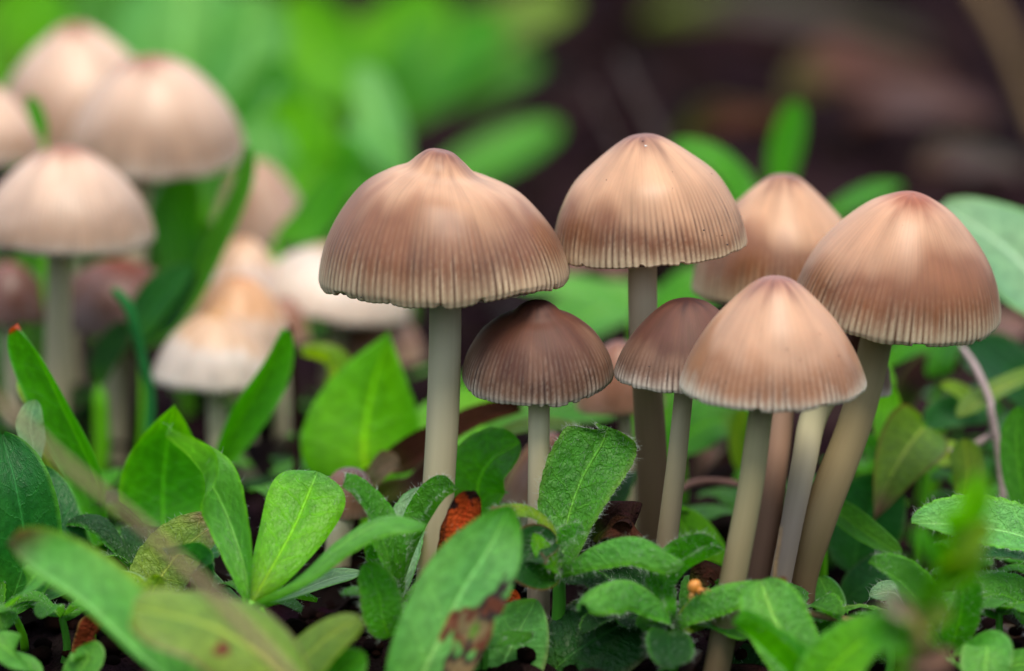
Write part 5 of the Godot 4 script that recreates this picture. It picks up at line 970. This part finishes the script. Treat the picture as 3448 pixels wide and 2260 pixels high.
	leaf(p, [V(-75.51, 23.39, -212.77), V(-76.18, 29.95, -214.05), V(-74.84, 36.51, -215.32), V(-72.17, 43.07, -216.60)], 14.70, Vector3(0.000, 0.610, 0.793), Vector3(0.000, 0.662, 0.749), {"tone": "lime", "a": 0.5, "b": 0.45, "rows": 24, "veins": 0.4})
	leaf(p, [V(-76.18, 23.39, -212.77), V(-80.85, 30.60, -214.17), V(-83.53, 36.51, -215.32)], 10.02, Vector3(0.000, 0.610, 0.793), Vector3(0.000, 0.662, 0.749), {"tone": "rust", "a": 0.5, "b": 0.45, "rows": 24, "veins": 0.4})
	leaf(p, [V(-74.17, 23.39, -212.77), V(-70.40, 32.33, -216.55), V(-65.03, 37.60, -217.57), V(-61.68, 44.18, -218.85)], 12.03, Vector3(0.000, 0.610, 0.793), Vector3(0.000, 0.662, 0.749), {"tone": "bright", "a": 0.5, "b": 0.45, "rows": 24, "veins": 0.4})
	p = plant("leaf", "small green leaf tip between the pale caps at the left edge", "leaf", V(-55.77, 38.29, -75.09), 1.0, "lime", "")
	leaf(p, [V(-55.77, 38.29, -75.09), V(-56.38, 40.31, -75.48), V(-57.00, 42.07, -75.82), V(-57.61, 43.74, -76.14)], 2.05, Vector3(0.206, 0.481, 0.852), Vector3(0.206, 0.481, 0.852), {"tone": "bright", "a": 0.6, "b": 0.5, "rows": 24, "veins": 0.4})
	p = plant("leaf", "green blades below the large pale cap, behind the long blade", "leaf", V(-40.36, 14.58, -92.89), 1.0, "lime", "")
	leaf(p, [V(-40.36, 14.58, -92.89), V(-41.44, 20.92, -94.12), V(-41.98, 26.20, -95.15), V(-40.36, 31.49, -96.18)], 7.00, Vector3(0.206, 0.481, 0.852), Vector3(0.206, 0.481, 0.852), {"tone": "bright", "a": 0.6, "b": 0.5, "rows": 24, "veins": 0.4})
	p = plant("leaf", "green leaf right of the tan blurred cap", "leaf", V(-29.48, 23.37, -92.56), 1.0, "lime", "")
	leaf(p, [V(-29.48, 23.37, -92.56), V(-25.19, 25.47, -92.97), V(-22.51, 29.15, -93.68), V(-20.90, 32.31, -94.30)], 5.90, Vector3(-0.199, 0.562, 0.803), Vector3(-0.199, 0.562, 0.803), {"tone": "bright", "a": 0.6, "b": 0.5, "rows": 24, "veins": 0.4})
	p = plant("leaf", "dull green leaf behind the low blurred caps", "leaf", V(-41.78, 9.58, -95.99), 1.0, "lime", "")
	leaf(p, [V(-41.78, 9.58, -95.99), V(-42.87, 14.91, -97.03), V(-40.70, 20.24, -98.06), V(-37.44, 24.50, -98.89)], 8.14, Vector3(0.000, 0.491, 0.871), Vector3(0.000, 0.491, 0.871), {"tone": "mid", "a": 0.6, "b": 0.5, "rows": 24, "veins": 0.4})
	p = plant("leaf", "dark green leaf under the nearest pale cap, by its stem", "leaf", V(-59.55, 13.32, -82.46), 1.0, "lime", "")
	leaf(p, [V(-59.55, 13.32, -82.46), V(-59.55, 17.46, -83.26), V(-57.96, 21.60, -84.07), V(-56.91, 23.67, -84.47)], 6.85, Vector3(0.000, 0.491, 0.871), Vector3(0.000, 0.491, 0.871), {"tone": "mid", "a": 0.6, "b": 0.5, "rows": 24, "veins": 0.4})
	p = plant("leaf", "dark green leaf right of the grey green stem", "leaf", V(-51.88, 11.03, -94.24), 1.0, "lime", "")
	leaf(p, [V(-51.88, 11.03, -94.24), V(-51.34, 15.27, -95.06), V(-49.18, 19.52, -95.89), V(-46.47, 22.70, -96.50)], 7.57, Vector3(0.000, 0.491, 0.871), Vector3(0.000, 0.491, 0.871), {"tone": "mid", "a": 0.6, "b": 0.5, "rows": 24, "veins": 0.4})
	p = plant("leaf", "dark leaf in the shade below the red brown cap", "leaf", V(-48.00, 12.01, -57.75), 1.0, "lime", "")
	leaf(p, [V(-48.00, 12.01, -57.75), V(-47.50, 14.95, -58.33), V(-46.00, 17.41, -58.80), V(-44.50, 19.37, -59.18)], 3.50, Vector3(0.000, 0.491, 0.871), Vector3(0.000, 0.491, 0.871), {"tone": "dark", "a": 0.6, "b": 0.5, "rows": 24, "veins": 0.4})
	p = plant("leaf", "green leaf low right of the far right cap, above the brown edged leaf", "leaf", V(48.62, 13.64, -49.92), 1.0, "lime", "")
	leaf(p, [V(48.62, 13.64, -49.92), V(48.62, 16.53, -50.48), V(49.58, 18.56, -52.91), V(51.54, 19.64, -55.16)], 4.42, Vector3(0.000, 0.742, 0.671), Vector3(0.000, 0.742, 0.671), {"tone": "bright", "a": 0.6, "b": 0.5, "rows": 24, "veins": 0.4})
	p = plant("leaf", "dull teal leaf behind the pinkish twig", "leaf", V(60.13, 11.17, -47.40), 1.0, "lime", "")
	leaf(p, [V(60.13, 11.17, -47.40), V(57.19, 15.01, -48.15), V(54.51, 17.02, -50.58), V(52.29, 18.08, -52.82)], 7.33, Vector3(0.000, 0.742, 0.671), Vector3(0.000, 0.742, 0.671), {"tone": "teal", "a": 0.6, "b": 0.5, "rows": 24, "veins": 0.4})
	p = plant("leaf", "small green leaf under the rim of the far right cap", "leaf", V(42.14, 17.24, -44.51), 1.0, "lime", "")
	leaf(p, [V(42.14, 17.24, -44.51), V(43.59, 18.67, -44.79), V(45.53, 19.62, -44.97), V(47.47, 19.62, -44.97)], 2.91, Vector3(0.000, 0.742, 0.671), Vector3(0.000, 0.742, 0.671), {"tone": "bright", "a": 0.6, "b": 0.5, "rows": 24, "veins": 0.4})
	p = plant("leaf", "dark green leaf low at the right edge", "leaf", V(60.66, 7.65, -36.53), 1.0, "lime", "")
	leaf(p, [V(60.66, 7.65, -36.53), V(57.79, 9.99, -36.99), V(55.40, 10.46, -37.08), V(53.02, 9.53, -36.90)], 5.73, Vector3(0.000, 0.742, 0.671), Vector3(0.000, 0.742, 0.671), {"tone": "teal", "a": 0.6, "b": 0.5, "rows": 24, "veins": 0.4})
	p = plant("leaf", "yellow green leaf tip right of the withering leaf", "leaf", V(48.27, 7.17, -20.14), 1.0, "lime", "")
	leaf(p, [V(48.27, 7.17, -20.14), V(48.73, 9.88, -20.66), V(48.50, 12.13, -21.10), V(48.27, 13.94, -21.45)], 3.68, Vector3(0.000, 0.742, 0.671), Vector3(0.000, 0.742, 0.671), {"tone": "olive", "a": 0.6, "b": 0.5, "rows": 24, "veins": 0.4})
	p = plant("dead_leaf", "reddish dead leaf blurred on the litter at the upper right", "dead leaf", V(51.38, 9.72, -332.36), 0.0, "lime", "")
	leaf(p, [V(51.38, 9.72, -332.36), V(61.44, 12.24, -337.95), V(70.82, 12.41, -343.07), V(80.58, 8.42, -342.30)], 15.25, Vector3(0.000, 0.900, 0.436), Vector3(0.102, 0.912, 0.397), {"tone": "clay", "mat": "dry", "a": 0.45, "b": 0.4, "cup": 0.5, "wave": 0.2, "rows": 24, "edge": "greybrown"})
	p = plant("dead_leaf", "pinkish brown dead leaf right of the reddish one", "dead leaf", V(61.53, 8.34, -301.53), 0.0, "lime", "")
	leaf(p, [V(61.53, 8.34, -301.53), V(68.45, 10.61, -301.97), V(75.81, 10.83, -306.09), V(85.34, 7.52, -307.48)], 11.54, Vector3(0.000, 0.900, 0.436), Vector3(0.102, 0.912, 0.397), {"tone": "mauve", "mat": "dry", "a": 0.45, "b": 0.4, "cup": 0.5, "wave": 0.2, "rows": 24, "edge": "brown", "base": "brown"})
	p = plant("dead_leaf", "long grey brown dead leaf across the top right", "dead leaf", V(28.01, 13.08, -424.70), 0.0, "lime", "")
	leaf(p, [V(28.01, 13.08, -424.70), V(46.66, 12.86, -434.84), V(65.75, 10.85, -444.64), V(88.90, 4.48, -443.40)], 13.55, Vector3(0.000, 0.900, 0.436), Vector3(0.102, 0.912, 0.397), {"tone": "greybrown", "mat": "dry", "a": 0.45, "b": 0.4, "cup": 0.5, "wave": 0.2, "rows": 24, "edge": "olive", "base": "olive"})
	p = plant("dead_leaf", "dull brown leaf below the lone upright green leaf", "dead leaf", V(27.81, 13.14, -251.53), 0.0, "lime", "")
	leaf(p, [V(27.81, 13.14, -251.53), V(33.62, 14.97, -253.92), V(39.47, 15.40, -256.04), V(45.21, 13.99, -255.77)], 8.56, Vector3(0.000, 0.900, 0.436), Vector3(0.102, 0.912, 0.397), {"tone": "brown", "mat": "dry", "a": 0.45, "b": 0.4, "cup": 0.5, "wave": 0.2, "rows": 24})
	p = plant("dead_leaf", "grey brown scrap right of the far right cap", "dead leaf", V(64.55, 11.38, -220.63), 0.0, "lime", "")
	leaf(p, [V(64.55, 11.38, -220.63), V(70.21, 13.08, -222.99), V(75.67, 13.08, -222.99), V(80.44, 11.08, -222.60)], 8.15, Vector3(0.000, 0.900, 0.436), Vector3(0.102, 0.912, 0.397), {"tone": "greybrown", "mat": "dry", "a": 0.45, "b": 0.4, "cup": 0.5, "wave": 0.2, "rows": 24, "base": "brown"})
	p = plant("dead_leaf", "mauve brown scrap under the central cap's left rim", "dead leaf", V(5.79, 12.49, -129.16), 0.0, "lime", "")
	leaf(p, [V(5.79, 12.49, -129.16), V(8.68, 14.20, -129.49), V(12.15, 14.20, -129.49), V(15.04, 12.49, -129.16)], 6.94, Vector3(0.000, 0.900, 0.436), Vector3(0.102, 0.912, 0.397), {"tone": "pinkish", "mat": "dry", "a": 0.45, "b": 0.4, "cup": 0.5, "wave": 0.2, "rows": 24, "base": "pinkish"})
	p = plant("dead_leaf", "red brown leaf scrap at the right beside the yellow green leaf", "dead leaf", V(47.54, 11.83, -35.31), 0.0, "lime", "")
	leaf(p, [V(47.54, 11.83, -35.31), V(48.96, 13.23, -35.58), V(50.39, 13.46, -35.62), V(51.34, 12.76, -35.49)], 2.85, Vector3(0.000, 0.900, 0.436), Vector3(0.102, 0.912, 0.397), {"tone": "red", "mat": "dry", "a": 0.45, "b": 0.4, "cup": 0.5, "wave": 0.2, "rows": 24, "tip": "rust"})
	p = plant("dead_leaf", "purplish brown leaf low right of the hidden mushroom", "dead leaf", V(44.48, 11.17, -47.40), 0.0, "lime", "")
	leaf(p, [V(44.48, 11.17, -47.40), V(45.95, 14.05, -47.96), V(49.11, 15.57, -50.30), V(51.30, 17.11, -52.63)], 4.40, Vector3(0.000, 0.900, 0.436), Vector3(0.102, 0.912, 0.397), {"tone": "umber", "mat": "dry", "a": 0.45, "b": 0.4, "cup": 0.5, "wave": 0.2, "rows": 24, "tip": "rust"})
	p = plant("dead_leaf", "pinkish brown scrap just left of the nippled mushroom", "dead leaf", V(-4.89, 8.77, -46.94), 0.0, "lime", "")
	leaf(p, [V(-4.89, 8.77, -46.94), V(-2.93, 10.21, -47.22), V(-0.98, 10.45, -47.26), V(1.96, 9.97, -47.17)], 3.42, Vector3(0.000, 0.900, 0.436), Vector3(0.102, 0.912, 0.397), {"tone": "pinkish", "mat": "dry", "a": 0.45, "b": 0.4, "cup": 0.5, "wave": 0.2, "rows": 24, "base": "rust"})
	p = plant("dead_leaf", "mauve scrap behind the thin stems", "dead leaf", V(21.02, 3.49, -45.91), 0.0, "lime", "")
	leaf(p, [V(21.02, 3.49, -45.91), V(22.49, 6.37, -46.47), V(23.33, 8.34, -48.89), V(24.55, 9.30, -49.08)], 2.93, Vector3(0.000, 0.900, 0.436), Vector3(0.102, 0.912, 0.397), {"tone": "pinkish", "mat": "dry", "a": 0.45, "b": 0.4, "cup": 0.5, "wave": 0.2, "rows": 24, "base": "umber"})
	p = plant("dead_leaf", "mauve litter scrap right below the far right cap", "dead leaf", V(57.10, 7.98, -87.53), 0.0, "lime", "")
	leaf(p, [V(57.10, 7.98, -87.53), V(60.02, 10.74, -90.11), V(61.89, 11.94, -92.38), V(64.85, 12.09, -94.44)], 5.87, Vector3(0.000, 0.900, 0.436), Vector3(0.102, 0.912, 0.397), {"tone": "pinkish", "mat": "dry", "a": 0.45, "b": 0.4, "cup": 0.5, "wave": 0.2, "rows": 24, "base": "umber"})
	twig("litter_twig", "pale straw twig slanting down the top right corner", "twig", [V(81.53, 35.52, -306.82), V(86.66, 26.69, -303.06), V(90.23, 18.65, -299.46), V(94.54, 6.93, -295.14)], [1.231, 1.304, 1.223, 1.144], "straw", {})
	twig("litter_twig", "faint brown twig rising behind the central cap", "twig", [V(24.72, 12.89, -210.73), V(22.13, 20.49, -214.25), V(19.51, 25.49, -217.26), V(16.87, 31.20, -220.40)], [0.869, 0.805, 0.673, 0.54], "greybrown", {})
	twig("litter_twig", "second faint twig left of the other behind the central cap", "twig", [V(17.74, 15.69, -201.09), V(15.77, 20.21, -201.97), V(13.84, 23.81, -204.70), V(11.91, 28.08, -207.57)], [0.46, 0.46, 0.396, 0.331], "greybrown", {})
	twig("litter_twig", "dark twig lying across the litter at the top right", "twig", [V(43.18, 14.44, -404.59), V(57.79, 11.57, -398.94), V(74.82, 8.74, -393.29), V(95.33, 1.52, -381.70)], [1.762, 1.926, 1.74, 1.374], "umber", {})
	twig("bent_root", "thin bent mauve root behind the front stems", "root", [V(16.93, 8.54, -18.37), V(19.77, 9.43, -20.58), V(22.98, 9.34, -20.56), V(26.07, 8.98, -18.45)], [0.412, 0.414, 0.368, 0.32], "pinkish", {})
	springtail(V(17.64, 8.92, 21.80))
	seedlings()
	undergrowth()
